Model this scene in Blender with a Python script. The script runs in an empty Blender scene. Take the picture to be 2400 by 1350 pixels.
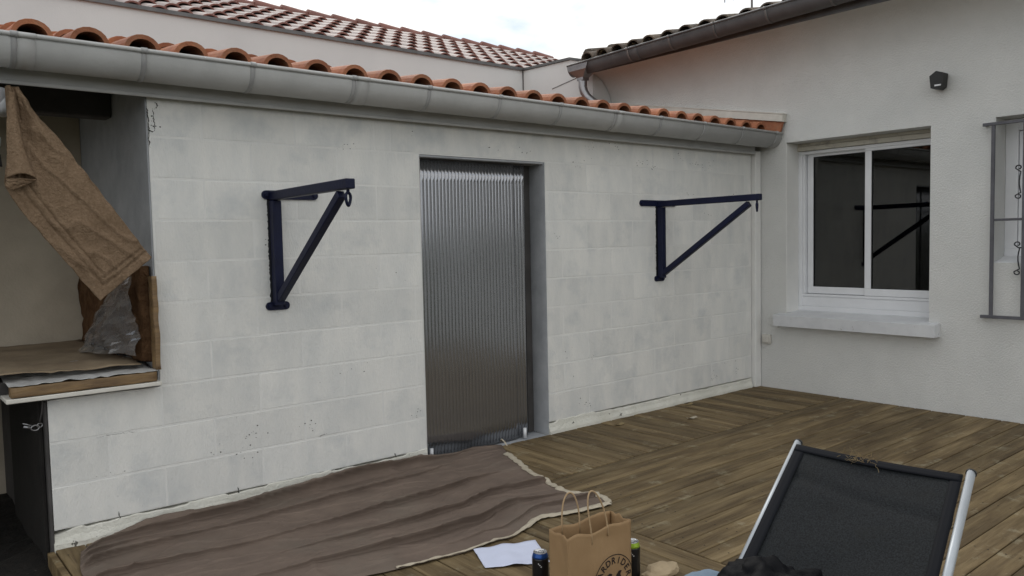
import bpy, bmesh, math, random
from mathutils import Vector, Matrix, noise as mnoise
random.seed(7)
R = math.radians
scene = bpy.context.scene
COL = scene.collection

# ------------------------------------------------------------------ camera
cam_d = bpy.data.cameras.new('camera'); cam = bpy.data.objects.new('camera', cam_d); COL.objects.link(cam)
cam_d.sensor_width = 36.0; cam_d.lens = 36.0 * 1851.7 / 2400.0
cam_d.clip_start = 0.05; cam_d.clip_end = 3000
CX = Vector((0.76680379, -0.64154079, -0.02091313))        # camera right
CY = -Vector((-0.05422892, -0.03228399, -0.9980065))       # camera up
CZ = -Vector((0.63958672, 0.76640926, -0.05954555))        # camera back
M = Matrix((CX, CY, CZ)).transposed().to_4x4(); M.translation = Vector((-6.4575, -4.1078, 1.40))
cam.matrix_world = M
scene.camera = cam

# ------------------------------------------------------------------ sky, sun, exposure
SUN_EL, SUN_AZ = R(38), R(28)                              # sun stands behind the buildings, veiled by cloud
world = bpy.data.worlds.new('World'); scene.world = world; world.use_nodes = True
nt = world.node_tree; nt.nodes.clear()
def wn(t, **k):
    n = nt.nodes.new(t)
    for a, b in k.items(): setattr(n, a, b)
    return n
out = wn('ShaderNodeOutputWorld'); bg = wn('ShaderNodeBackground'); bg.inputs['Strength'].default_value = 0.105
sky = wn('ShaderNodeTexSky'); sky.sky_type = 'NISHITA'; sky.sun_disc = False
sky.sun_elevation = SUN_EL; sky.sun_rotation = SUN_AZ; sky.air_density = 1.2; sky.dust_density = 2.0
tc = wn('ShaderNodeTexCoord')
mp = wn('ShaderNodeMapping'); mp.inputs['Scale'].default_value = (1, 1, 2.2)
n1 = wn('ShaderNodeTexNoise'); n1.inputs['Scale'].default_value = 7.0; n1.inputs['Detail'].default_value = 9; n1.inputs['Roughness'].default_value = 0.62
rp = wn('ShaderNodeValToRGB'); rp.color_ramp.elements[0].position = 0.36; rp.color_ramp.elements[1].position = 0.54
rp.color_ramp.elements[0].color = (0.80, 0.80, 0.80, 1)
n2 = wn('ShaderNodeTexNoise'); n2.inputs['Scale'].default_value = 5.0; n2.inputs['Detail'].default_value = 8
rp2 = wn('ShaderNodeValToRGB'); rp2.color_ramp.elements[0].position = 0.40; rp2.color_ramp.elements[1].position = 0.70; e3 = rp2.color_ramp.elements.new(0.50); e3.color = (9.2, 9.15, 9.0, 1)
rp2.color_ramp.elements[0].color = (6.4, 7.3, 8.4, 1); rp2.color_ramp.elements[2].color = (10.8, 10.6, 10.2, 1)
mx = wn('ShaderNodeMixRGB')
L = nt.links.new
L(tc.outputs['Generated'], mp.inputs['Vector']); L(mp.outputs[0], n1.inputs['Vector']); L(mp.outputs[0], n2.inputs['Vector'])
L(n1.outputs['Fac'], rp.inputs[0]); L(n2.outputs['Fac'], rp2.inputs[0])
L(rp.outputs[0], mx.inputs[0]); L(sky.outputs[0], mx.inputs[1]); L(rp2.outputs[0], mx.inputs[2])
L(mx.outputs[0], bg.inputs['Color']); L(bg.outputs[0], out.inputs['Surface'])

sd = bpy.data.lights.new('sun', 'SUN'); sd.energy = 0.8; sd.angle = R(20); sd.color = (1.0, 0.96, 0.9)
sun = bpy.data.objects.new('sun', sd); COL.objects.link(sun)
sdir = Vector((math.sin(SUN_AZ) * math.cos(SUN_EL), math.cos(SUN_AZ) * math.cos(SUN_EL), math.sin(SUN_EL)))
sun.rotation_euler = sdir.to_track_quat('Z', 'Y').to_euler(); sun.location = (0, 8, 12)

vs = scene.view_settings
vs.view_transform = 'Standard'; vs.look = 'None'; vs.exposure = 0.26; vs.gamma = 1.0; vs.use_curve_mapping = False
scene.render.engine = 'CYCLES'
scene.cycles.max_bounces = 8; scene.cycles.transparent_max_bounces = 12
scene.cycles.use_denoising = True

# ------------------------------------------------------------------ materials
def pmat(name, c1, c2=None, scale=4.0, rough=0.7, bump=0.0, bscale=60.0, rand=0.0, metal=0.0, spec=0.4,
         speck=0.0, speck_col=(0.03, 0.03, 0.03), speck_scale=30.0, speck_th=0.68, blot=0.0, blot_col=(0.3, 0.3, 0.3), blot_scale=2.0,
         local=False, stretch=None, detail=5, coat=0.0, rough2=None, bdist=0.01):
    m = bpy.data.materials.new(name); m.use_nodes = True
    t = m.node_tree; b = t.nodes['Principled BSDF']; K = t.links.new
    def N(ty, **k):
        n = t.nodes.new(ty)
        for a, v in k.items(): n.inputs[a].default_value = v
        return n
    if local:
        co = t.nodes.new('ShaderNodeTexCoord').outputs['Object']
        oi = t.nodes.new('ShaderNodeObjectInfo')
        mul = t.nodes.new('ShaderNodeVectorMath'); mul.operation = 'MULTIPLY_ADD'
        cb = t.nodes.new('ShaderNodeCombineXYZ')
        for i in range(3): K(oi.outputs['Random'], cb.inputs[i])
        mul.inputs[1].default_value = (97, 61, 43)
        K(cb.outputs[0], mul.inputs[0]); K(co, mul.inputs[2]); vec = mul.outputs[0]
    else:
        vec = t.nodes.new('ShaderNodeNewGeometry').outputs['Position']
    if stretch:
        mpn = t.nodes.new('ShaderNodeMapping'); mpn.inputs['Scale'].default_value = stretch; K(vec, mpn.inputs['Vector']); svec = mpn.outputs[0]
    else: svec = vec
    c2 = c2 or tuple(x * 0.8 for x in c1)
    nz = N('ShaderNodeTexNoise', Scale=scale, Detail=detail, Roughness=0.6); K(svec, nz.inputs['Vector'])
    cr = t.nodes.new('ShaderNodeValToRGB'); cr.color_ramp.elements[0].position = 0.3; cr.color_ramp.elements[1].position = 0.7
    cr.color_ramp.elements[0].color = (*c2, 1); cr.color_ramp.elements[1].color = (*c1, 1)
    K(nz.outputs['Fac'], cr.inputs[0]); colr = cr.outputs[0]
    if blot:
        nb = N('ShaderNodeTexNoise', Scale=blot_scale, Detail=6, Roughness=0.65); K(vec, nb.inputs['Vector'])
        rb = t.nodes.new('ShaderNodeValToRGB'); rb.color_ramp.elements[0].position = 0.52; rb.color_ramp.elements[1].position = 0.75
        rb.color_ramp.elements[0].color = (0, 0, 0, 1); rb.color_ramp.elements[1].color = (blot,) * 3 + (1,)
        K(nb.outputs['Fac'], rb.inputs[0])
        mb = t.nodes.new('ShaderNodeMixRGB'); mb.inputs[2].default_value = (*blot_col, 1); K(rb.outputs[0], mb.inputs[0]); K(colr, mb.inputs[1]); colr = mb.outputs[0]
    if speck:
        ns = N('ShaderNodeTexNoise', Scale=speck_scale, Detail=3, Roughness=0.7); K(vec, ns.inputs['Vector'])
        rs = t.nodes.new('ShaderNodeValToRGB'); rs.color_ramp.elements[0].position = speck_th; rs.color_ramp.elements[1].position = speck_th + 0.03
        rs.color_ramp.elements[0].color = (0, 0, 0, 1); rs.color_ramp.elements[1].color = (speck,) * 3 + (1,)
        K(ns.outputs['Fac'], rs.inputs[0])
        ms = t.nodes.new('ShaderNodeMixRGB'); ms.inputs[2].default_value = (*speck_col, 1); K(rs.outputs[0], ms.inputs[0]); K(colr, ms.inputs[1]); colr = ms.outputs[0]
    if rand:
        oi2 = t.nodes.new('ShaderNodeObjectInfo'); mr = t.nodes.new('ShaderNodeMapRange')
        mr.inputs['To Min'].default_value = 1 - rand; mr.inputs['To Max'].default_value = 1 + rand * 0.6
        K(oi2.outputs['Random'], mr.inputs['Value'])
        hv = t.nodes.new('ShaderNodeHueSaturation'); K(mr.outputs[0], hv.inputs['Value']); K(colr, hv.inputs['Color']); colr = hv.outputs[0]
    K(colr, b.inputs['Base Color'])
    if rough2 is not None:
        mr2 = t.nodes.new('ShaderNodeMapRange'); mr2.inputs['To Min'].default_value = rough; mr2.inputs['To Max'].default_value = rough2
        K(nz.outputs['Fac'], mr2.inputs['Value']); K(mr2.outputs[0], b.inputs['Roughness'])
    else: b.inputs['Roughness'].default_value = rough
    b.inputs['Metallic'].default_value = metal; b.inputs['Specular IOR Level'].default_value = spec
    if coat: b.inputs['Coat Weight'].default_value = coat; b.inputs['Coat Roughness'].default_value = 0.25
    if bump:
        nb2 = N('ShaderNodeTexNoise', Scale=bscale, Detail=6, Roughness=0.65); K(svec if stretch else vec, nb2.inputs['Vector'])
        bp = t.nodes.new('ShaderNodeBump'); bp.inputs['Strength'].default_value = bump; bp.inputs['Distance'].default_value = bdist
        K(nb2.outputs['Fac'], bp.inputs['Height']); K(bp.outputs[0], b.inputs['Normal'])
    return m

MT = {}
MT['block'] = pmat('painted_block', (0.80, 0.79, 0.75), (0.68, 0.685, 0.665), 4.0, 0.8, 0.45, 60, rand=0.055, stretch=(2.2, 1, 0.7), speck=0.8, speck_col=(0.12, 0.12, 0.11), speck_scale=34, speck_th=0.715, blot=0.8, blot_col=(0.56, 0.58, 0.58), blot_scale=4.2, spec=0.25)
MT['mortar'] = pmat('painted_mortar', (0.765, 0.76, 0.73), (0.70, 0.70, 0.68), 5, 0.8, 0.35, 70, speck=0.6, speck_col=(0.15, 0.14, 0.13), speck_scale=30, speck_th=0.76, spec=0.25)
MT['plinth'] = pmat('painted_plinth', (0.78, 0.77, 0.70), (0.62, 0.61, 0.54), 6, 0.85, 0.8, 50, speck=0.9, speck_col=(0.06, 0.055, 0.045), speck_scale=16, speck_th=0.68, blot=0.4, blot_col=(0.38, 0.39, 0.30), blot_scale=3)
MT['pit'] = pmat('open_pit', (0.11, 0.105, 0.095), (0.05, 0.048, 0.044), 40, 0.95)
MT['cement'] = pmat('raw_cement', (0.42, 0.435, 0.455), (0.31, 0.325, 0.345), 6, 0.85, 0.5, 80)
MT['cement_warm'] = pmat('beige_plaster', (0.50, 0.44, 0.35), (0.38, 0.33, 0.26), 3, 0.9, 0.3, 60)
MT['render'] = pmat('roughcast_render', (0.69, 0.69, 0.67), (0.61, 0.615, 0.60), 2.2, 0.9, 0.8, 80, spec=0.2, bdist=0.013, blot=0.25, blot_col=(0.58, 0.585, 0.565), blot_scale=1.2)
MT['smooth_render'] = pmat('smooth_white_render', (0.70, 0.715, 0.705), (0.635, 0.65, 0.645), 1.4, 0.9, 0.15, 80, spec=0.2, speck=0.7, speck_col=(0.15, 0.15, 0.14), speck_scale=9, speck_th=0.76)
MT['zinc'] = pmat('grey_zinc', (0.50, 0.50, 0.49), (0.42, 0.42, 0.41), 5, 0.45, 0.12, 40, metal=0.0, spec=0.5, blot=0.35, blot_col=(0.36, 0.36, 0.355), blot_scale=4, rough2=0.62)
MT['zinc_strap'] = pmat('zinc_strap', (0.42, 0.42, 0.415), (0.30, 0.30, 0.30), 9, 0.55, metal=0.0)
MT['old_zinc'] = pmat('dark_zinc', (0.115, 0.12, 0.125), (0.075, 0.078, 0.082), 6, 0.5, 0.1, 40, metal=0.0, blot=0.4, blot_col=(0.2, 0.19, 0.18), blot_scale=5)
MT['old_strap'] = pmat('dark_zinc_strap', (0.22, 0.215, 0.21), (0.13, 0.13, 0.13), 9, 0.5, metal=0.3)
MT['bright_zinc'] = pmat('bright_zinc', (0.36, 0.36, 0.37), (0.24, 0.24, 0.25), 8, 0.34, 0.1, 30, metal=0.8)
MT['flash'] = pmat('white_flashing', (0.72, 0.70, 0.64), (0.58, 0.56, 0.50), 7, 0.6)
MT['coping'] = pmat('coping_metal', (0.16, 0.16, 0.16), (0.10, 0.10, 0.10), 8, 0.45, metal=0.4)
MT['tile'] = pmat('terracotta', (0.43, 0.17, 0.08), (0.29, 0.10, 0.048), 14, 0.7, 0.5, 60, rand=0.24, local=True, blot=0.6, blot_col=(0.26, 0.17, 0.11), blot_scale=16)
MT['tile_red'] = pmat('red_terracotta', (0.26, 0.105, 0.08), (0.20, 0.08, 0.06), 9, 0.65, 0.25, 50, rand=0.18, local=True, spec=0.6, coat=0.10)
MT['tile_pale'] = pmat('tile_top_sky_glare', (0.43, 0.375, 0.35), (0.34, 0.27, 0.25), 9, 0.62, 0.25, 50, rand=0.14, local=True, spec=0.5)  # sky glare on the red tiles' upper faces, painted in as a pale colour
MT['tile_old'] = pmat('weathered_tile', (0.15, 0.115, 0.085), (0.05, 0.04, 0.033), 7, 0.75, 0.7, 40, rand=0.3, local=True, blot=0.7, blot_col=(0.30, 0.26, 0.18), blot_scale=12)
MT['roofbase'] = pmat('roof_board', (0.12, 0.10, 0.085), None, 4, 0.9)
MT['dark'] = pmat('black_board', (0.018, 0.016, 0.014), (0.008, 0.007, 0.006), 8, 0.85, 0.4, 60)
MT['darkwood'] = pmat('dark_beam', (0.085, 0.08, 0.078), (0.05, 0.047, 0.045), 6, 0.8, 0.3, 30)
MT['iron'] = pmat('blue_black_paint', (0.007, 0.010, 0.038), (0.004, 0.006, 0.024), 9, 0.5, 0.15, 60, spec=0.25)
MT['ironpaint'] = pmat('black_paint_smear', (0.012, 0.013, 0.02), None, 9, 0.7)
MT['grille'] = pmat('grey_painted_iron', (0.115, 0.115, 0.13), (0.08, 0.08, 0.09), 9, 0.6, 0.2, 60)
MT['scroll'] = pmat('dark_wrought_iron', (0.03, 0.03, 0.035), None, 9, 0.55)
MT['pvc'] = pmat('white_aluminium', (0.74, 0.75, 0.77), (0.67, 0.68, 0.70), 3, 0.35, spec=0.5)
MT['shutter'] = pmat('beige_shutter_rail', (0.60, 0.57, 0.49), (0.52, 0.49, 0.42), 5, 0.55, blot=0.9, blot_col=(0.30, 0.28, 0.25), blot_scale=14)
MT['sill'] = pmat('painted_sill', (0.66, 0.67, 0.68), (0.55, 0.56, 0.58), 5, 0.75, 0.3, 60, speck=0.6, speck_col=(0.25, 0.24, 0.22), speck_scale=14, speck_th=0.68)
MT['rubber'] = pmat('black_gasket', (0.012, 0.012, 0.012), None, 5, 0.6)
MT['black'] = pmat('black_plastic', (0.02, 0.021, 0.021), (0.012, 0.012, 0.012), 6, 0.5)
MT['inside'] = pmat('dark_room', (0.16, 0.15, 0.13), None, 2, 0.9)
MT['soil'] = pmat('dark_soil', (0.022, 0.018, 0.014), (0.008, 0.007, 0.006), 14, 0.95, 1.0, 30, speck=0.6, speck_col=(0.12, 0.11, 0.10), speck_scale=22, speck_th=0.72, bdist=0.05)
MT['grass'] = pmat('rough_ground', (0.045, 0.055, 0.02), (0.03, 0.03, 0.015), 1.5, 0.95, 1.0, 20, bdist=0.05)
MT['kraft'] = pmat('kraft_paper', (0.36, 0.235, 0.12), (0.30, 0.19, 0.095), 6, 0.75, 0.25, 25, stretch=(1, 1, 0.4))
MT['kraft_in'] = pmat('kraft_crumple', (0.42, 0.33, 0.21), (0.34, 0.26, 0.16), 9, 0.8, 0.4, 30)
MT['twine'] = pmat('paper_twine', (0.48, 0.34, 0.20), (0.36, 0.25, 0.14), 60, 0.8)
MT['ink'] = pmat('black_ink', (0.02, 0.012, 0.012), None, 5, 0.7)
MT['paper'] = pmat('white_paper', (0.66, 0.70, 0.86), (0.62, 0.66, 0.82), 2, 0.7)
MT['dust'] = pmat('taupe_cotton', (0.190, 0.146, 0.118), (0.145, 0.112, 0.092), 5, 0.95, 0.5, 350, spec=0.1, blot=0.3, blot_col=(0.185, 0.175, 0.145), blot_scale=2.0, bdist=0.002)
MT['hem'] = pmat('cream_cotton', (0.52, 0.46, 0.36), (0.42, 0.37, 0.28), 20, 0.9, 0.3, 200)
MT['towel'] = pmat('brown_terry', (0.31, 0.22, 0.145), (0.225, 0.152, 0.096), 75, 1.0, 1.0, 120, spec=0.05, bdist=0.012, detail=3, blot=0.5, blot_col=(0.15, 0.10, 0.06), blot_scale=7)
MT['wool'] = pmat('brown_mineral_wool', (0.17, 0.095, 0.05), (0.08, 0.042, 0.022), 14, 1.0, 1.0, 60, spec=0.05, bdist=0.03)
MT['tape'] = pmat('ochre_wrapped_board', (0.27, 0.175, 0.080), (0.12, 0.075, 0.042), 12, 0.5, 0.4, 30, stretch=(0.5, 1, 3))
MT['ledge'] = pmat('worn_ledge_cloth', (0.30, 0.235, 0.155), (0.19, 0.14, 0.09), 4, 0.85, 0.4, 30)
MT['alu'] = pmat('brushed_aluminium', (0.46, 0.49, 0.52), (0.38, 0.41, 0.44), 6, 0.5, metal=0.55)
MT['sling'] = pmat('black_mesh_sling', (0.016, 0.019, 0.021), (0.0035, 0.004, 0.005), 240, 0.75, spec=0.15, detail=1, blot=0.5, blot_col=(0.014, 0.0145, 0.013), blot_scale=9)
MT['slingband'] = pmat('black_sling_band', (0.004, 0.005, 0.008), None, 3, 0.75, spec=0.15)
MT['quilt'] = pmat('black_quilted_nylon', (0.0028, 0.003, 0.0045), (0.0016, 0.0018, 0.0028), 6, 0.6, 0.25, 60, spec=0.08)
MT['knit'] = pmat('grey_knit', (0.10, 0.10, 0.125), (0.02, 0.02, 0.028), 70, 0.8, 1.0, 120, bdist=0.02)
MT['denim'] = pmat('pale_denim', (0.20, 0.27, 0.34), (0.14, 0.19, 0.25), 14, 0.9, 0.4, 200)
MT['canblack'] = pmat('black_can', (0.008, 0.008, 0.010), None, 4, 0.28, spec=0.5)
MT['canblue'] = pmat('blue_can_shoulder', (0.02, 0.08, 0.30), None, 4, 0.3, metal=0.5)
MT['cangreen'] = pmat('green_can_shoulder', (0.32, 0.48, 0.04), None, 4, 0.35, metal=0.4)
MT['canwhite'] = pmat('white_print', (0.6, 0.6, 0.6), None, 4, 0.4)
MT['tin'] = pmat('can_tin', (0.65, 0.65, 0.66), None, 4, 0.25, metal=1.0)
MT['switch'] = pmat('ivory_plastic', (0.60, 0.58, 0.53), None, 4, 0.5)
MT['blueplastic'] = pmat('blue_plastic', (0.05, 0.20, 0.33), None, 4, 0.5)
MT['leaf'] = pmat('dry_straw', (0.34, 0.27, 0.14), (0.20, 0.14, 0.07), 9, 0.9)
MT['antenna'] = pmat('antenna_alu', (0.5, 0.5, 0.5), None, 4, 0.4, metal=0.6)

def wood_mat():
    m = bpy.data.materials.new('weathered_decking'); m.use_nodes = True
    t = m.node_tree; b = t.nodes['Principled BSDF']; K = t.links.new; A = t.nodes.new
    co = A('ShaderNodeTexCoord'); oi = A('ShaderNodeObjectInfo'); cb = A('ShaderNodeCombineXYZ')
    for i in range(3): K(oi.outputs['Random'], cb.inputs[i])
    ad = A('ShaderNodeVectorMath'); ad.operation = 'MULTIPLY_ADD'; ad.inputs[1].default_value = (83, 57, 31); K(cb.outputs[0], ad.inputs[0]); K(co.outputs['Object'], ad.inputs[2])
    mp = A('ShaderNodeMapping'); mp.inputs['Scale'].default_value = (1.6, 26, 8); K(ad.outputs[0], mp.inputs['Vector'])
    g = A('ShaderNodeTexNoise'); g.inputs['Scale'].default_value = 1.6; g.inputs['Detail'].default_value = 7; g.inputs['Roughness'].default_value = 0.65; g.inputs['Distortion'].default_value = 0.6; K(mp.outputs[0], g.inputs['Vector'])
    cr = A('ShaderNodeValToRGB'); e = cr.color_ramp.elements
    e[0].position = 0.30; e[0].color = (0.112, 0.077, 0.038, 1); e[1].position = 0.70; e[1].color = (0.235, 0.178, 0.100, 1)
    e2 = cr.color_ramp.elements.new(0.5); e2.color = (0.174, 0.128, 0.066, 1)
    K(g.outputs['Fac'], cr.inputs[0])
    geo = A('ShaderNodeNewGeometry')
    bl = A('ShaderNodeTexNoise'); bl.inputs['Scale'].default_value = 2.1; bl.inputs['Detail'].default_value = 6; mpb = A('ShaderNodeMapping'); mpb.inputs['Scale'].default_value = (0.7, 5.0, 1.0); K(ad.outputs[0], mpb.inputs['Vector']); K(mpb.outputs[0], bl.inputs['Vector'])
    br = A('ShaderNodeValToRGB'); br.color_ramp.elements[0].position = 0.38; br.color_ramp.elements[0].color = (0.58, 0.54, 0.50, 1); br.color_ramp.elements[1].position = 0.66; br.color_ramp.elements[1].color = (1.18, 1.16, 1.12, 1)
    K(bl.outputs['Fac'], br.inputs[0])
    m1 = A('ShaderNodeMixRGB'); m1.blend_type = 'MULTIPLY'; m1.inputs[0].default_value = 1; K(cr.outputs[0], m1.inputs[1]); K(br.outputs[0], m1.inputs[2])
    sp = A('ShaderNodeTexNoise'); sp.inputs['Scale'].default_value = 6.5; sp.inputs['Detail'].default_value = 9; sp.inputs['Roughness'].default_value = 0.72; K(geo.outputs['Position'], sp.inputs['Vector'])
    sr = A('ShaderNodeValToRGB'); sr.color_ramp.elements[0].position = 0.56; sr.color_ramp.elements[0].color = (0, 0, 0, 1); sr.color_ramp.elements[1].position = 0.76; sr.color_ramp.elements[1].color = (0.75, 0.75, 0.75, 1)
    K(sp.outputs['Fac'], sr.inputs[0])
    m2 = A('ShaderNodeMixRGB'); m2.inputs[2].default_value = (0.38, 0.345, 0.235, 1); K(sr.outputs[0], m2.inputs[0]); K(m1.outputs[0], m2.inputs[1])
    mr = A('ShaderNodeMapRange'); mr.inputs['To Min'].default_value = 0.78; mr.inputs['To Max'].default_value = 1.18; K(oi.outputs['Random'], mr.inputs['Value'])
    hv = A('ShaderNodeHueSaturation'); K(mr.outputs[0], hv.inputs['Value']); K(m2.outputs[0], hv.inputs['Color'])
    K(hv.outputs[0], b.inputs['Base Color']); b.inputs['Roughness'].default_value = 0.72; b.inputs['Specular IOR Level'].default_value = 0.3
    bp = A('ShaderNodeBump'); bp.inputs['Strength'].default_value = 0.9; bp.inputs['Distance'].default_value = 0.006
    K(g.outputs['Fac'], bp.inputs['Height']); K(bp.outputs[0], b.inputs['Normal'])
    return m
MT['wood'] = wood_mat()

def glass_mat(name, tint, rough, refl_ior=1.5, mixf=None):
    m = bpy.data.materials.new(name); m.use_nodes = True
    t = m.node_tree; t.nodes.clear(); K = t.links.new; A = t.nodes.new
    o = A('ShaderNodeOutputMaterial'); mix = A('ShaderNodeMixShader'); tr = A('ShaderNodeBsdfTransparent'); gl = A('ShaderNodeBsdfGlossy'); fr = A('ShaderNodeFresnel')
    tr.inputs['Color'].default_value = (*tint, 1); gl.inputs['Roughness'].default_value = rough; fr.inputs['IOR'].default_value = refl_ior
    K(fr.outputs[0], mix.inputs[0]); K(tr.outputs[0], mix.inputs[1]); K(gl.outputs[0], mix.inputs[2]); K(mix.outputs[0], o.inputs['Surface'])
    return m
MT['pane'] = glass_mat('window_glass', (0.40, 0.41, 0.39), 0.0, 1.8)
def poly_mat():
    m = bpy.data.materials.new('twinwall_polycarbonate'); m.use_nodes = True
    t = m.node_tree; t.nodes.clear(); K = t.links.new; A = t.nodes.new
    o = A('ShaderNodeOutputMaterial'); fr = A('ShaderNodeFresnel'); fr.inputs['IOR'].default_value = 3.5
    gl = A('ShaderNodeBsdfGlossy'); gl.inputs['Roughness'].default_value = 0.14; gl.inputs['Color'].default_value = (0.95, 0.96, 1, 1)
    df = A('ShaderNodeBsdfDiffuse'); df.inputs['Color'].default_value = (0.11, 0.114, 0.12, 1)
    tr = A('ShaderNodeBsdfTransparent'); tr.inputs['Color'].default_value = (0.30, 0.31, 0.33, 1)
    m1 = A('ShaderNodeMixShader'); m1.inputs[0].default_value = 0.45; K(df.outputs[0], m1.inputs[1]); K(tr.outputs[0], m1.inputs[2])
    m2 = A('ShaderNodeMixShader'); K(fr.outputs[0], m2.inputs[0]); K(m1.outputs[0], m2.inputs[1]); K(gl.outputs[0], m2.inputs[2]); K(m2.outputs[0], o.inputs['Surface'])
    return m
MT['poly'] = poly_mat()
def film_mat():
    m = bpy.data.materials.new('clear_plastic_film'); m.use_nodes = True
    t = m.node_tree; t.nodes.clear(); K = t.links.new; A = t.nodes.new
    o = A('ShaderNodeOutputMaterial'); fr = A('ShaderNodeFresnel'); fr.inputs['IOR'].default_value = 1.7
    gl = A('ShaderNodeBsdfGlossy'); gl.inputs['Roughness'].default_value = 0.08
    df = A('ShaderNodeBsdfDiffuse'); df.inputs['Color'].default_value = (0.80, 0.82, 0.85, 1)
    tr = A('ShaderNodeBsdfTransparent'); tr.inputs['Color'].default_value = (0.93, 0.94, 0.95, 1)
    m1 = A('ShaderNodeMixShader'); m1.inputs[0].default_value = 0.90; K(df.outputs[0], m1.inputs[1]); K(tr.outputs[0], m1.inputs[2])
    m2 = A('ShaderNodeMixShader'); K(fr.outputs[0], m2.inputs[0]); K(m1.outputs[0], m2.inputs[1]); K(gl.outputs[0], m2.inputs[2]); K(m2.outputs[0], o.inputs['Surface'])
    return m
MT['film'] = film_mat()

# ------------------------------------------------------------------ helpers
W = {}
def V(*a): return Vector(a)
def tag(o, label=None, cat=None, group=None, kind=None):
    if label: o['label'] = label
    if cat: o['category'] = cat
    if group: o['group'] = group
    if kind: o['kind'] = kind
    return o
def empty(name, loc, label=None, cat=None, group=None, kind=None):
    o = bpy.data.objects.new(name, None); o.empty_display_size = 0.1; COL.objects.link(o)
    o.location = loc; W[o] = Vector(loc); return tag(o, label, cat, group, kind)
def link(name, me, worldloc, parent=None, rot=(0, 0, 0)):
    o = bpy.data.objects.new(name, me); COL.objects.link(o)
    p = Vector(worldloc); W[o] = p
    if parent is not None: o.parent = parent; o.location = p - W[parent]
    else: o.location = p
    o.rotation_euler = rot
    return o
def mk(name, verts, faces, mat, parent=None, origin=None, smooth=False):
    vs_ = [Vector(v) for v in verts]
    if origin is None:
        xs = [v.x for v in vs_]; ys = [v.y for v in vs_]; zs = [v.z for v in vs_]
        origin = V((min(xs) + max(xs)) / 2, (min(ys) + max(ys)) / 2, min(zs))
    origin = Vector(origin)
    me = bpy.data.meshes.new(name); me.from_pydata([v - origin for v in vs_], [], faces)
    if mat is not None: me.materials.append(MT[mat])
    bm = bmesh.new(); bm.from_mesh(me); bmesh.ops.recalc_face_normals(bm, faces=bm.faces); bm.to_mesh(me); bm.free()
    if smooth:
        for f in me.polygons: f.use_smooth = True
    me.update()
    return link(name, me, origin, parent)
def mkbm(name, bm, mat, parent=None, smooth=False):
    me = bpy.data.meshes.new(name); bmesh.ops.recalc_face_normals(bm, faces=bm.faces); bm.to_mesh(me); bm.free()
    o = mk(name, [v.co for v in me.vertices], [tuple(p.vertices) for p in me.polygons], mat, parent, None, smooth)
    bpy.data.meshes.remove(me); return o
def add_box(bm, a, b, bevel=0.0, rot=None, center=None):
    a = Vector(a); b = Vector(b); c = (a + b) / 2; s = b - a
    r = bmesh.ops.create_cube(bm, size=1.0)
    vs_ = r['verts']
    for v in vs_: v.co = Vector((v.co.x * s.x, v.co.y * s.y, v.co.z * s.z))
    if bevel:
        es = list({e for v in vs_ for e in v.link_edges})
        g = bmesh.ops.bevel(bm, geom=es, offset=bevel, segments=1, affect='EDGES', profile=0.5)
        vs_ = list({v for f in g['faces'] for v in f.verts} | {v for v in vs_ if v.is_valid})
    for v in vs_: v.co += c
    return vs_
def box(name, a, b, mat, parent=None, bevel=0.0):
    bm = bmesh.new(); add_box(bm, a, b, bevel); return mkbm(name, bm, mat, parent)
def beam(name, p, q, w, h, mat, parent=None, up=(0, 0, 1), bevel=0.003):
    p = Vector(p); q = Vector(q); d = (q - p); ln = d.length; d.normalize()
    s = d.cross(Vector(up)).normalized(); u = s.cross(d).normalized()
    bm = bmesh.new(); add_box(bm, (-ln / 2, -w / 2, -h / 2), (ln / 2, w / 2, h / 2), bevel)
    T = Matrix((d, s, u)).transposed().to_4x4(); T.translation = (p + q) / 2
    bm.transform(T); return mkbm(name, bm, mat, parent)
def prism(name, pts, fn, lo, hi, mat, parent=None, smooth=False):
    """closed 2D outline pts, fn(u, v, t) -> world, between t=lo and t=hi"""
    n = len(pts)
    vs_ = [fn(u, v, lo) for u, v in pts] + [fn(u, v, hi) for u, v in pts]
    fs = [(i, (i + 1) % n, n + (i + 1) % n, n + i) for i in range(n)] + [tuple(range(n)), tuple(range(n, 2 * n))]
    o = mk(name, vs_, fs, mat, parent)
    if smooth:
        for f in o.data.polygons: f.use_smooth = len(f.vertices) == 4
    return o
def tube_data(pts, rad, sides=8, closed=False):
    pts = [Vector(p) for p in pts]; n = len(pts); vs_ = []; fs = []
    prev = None
    for i, p in enumerate(pts):
        a = pts[(i - 1) % n] if (closed or i > 0) else p; b = pts[(i + 1) % n] if (closed or i < n - 1) else p
        d = (b - a).normalized()
        if prev is None: ref = Vector((0, 0, 1)) if abs(d.z) < 0.9 else Vector((1, 0, 0)); s = d.cross(ref).normalized()
        else: s = (prev - d * prev.dot(d)).normalized()
        prev = s; u = d.cross(s)
        r = rad[i] if isinstance(rad, (list, tuple)) else rad
        for k in range(sides):
            an = 2 * math.pi * k / sides; vs_.append(p + s * math.cos(an) * r + u * math.sin(an) * r)
    m = n if closed else n - 1
    for i in range(m):
        for k in range(sides):
            j = (i + 1) % n
            fs.append((i * sides + k, i * sides + (k + 1) % sides, j * sides + (k + 1) % sides, j * sides + k))
    if not closed: fs += [tuple(range(sides)), tuple(range((n - 1) * sides, n * sides))]
    return vs_, fs
def tube(name, pts, rad, mat, parent=None, sides=8, closed=False):
    v, f = tube_data(pts, rad, sides, closed); return mk(name, v, f, mat, parent, None, True)
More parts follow.
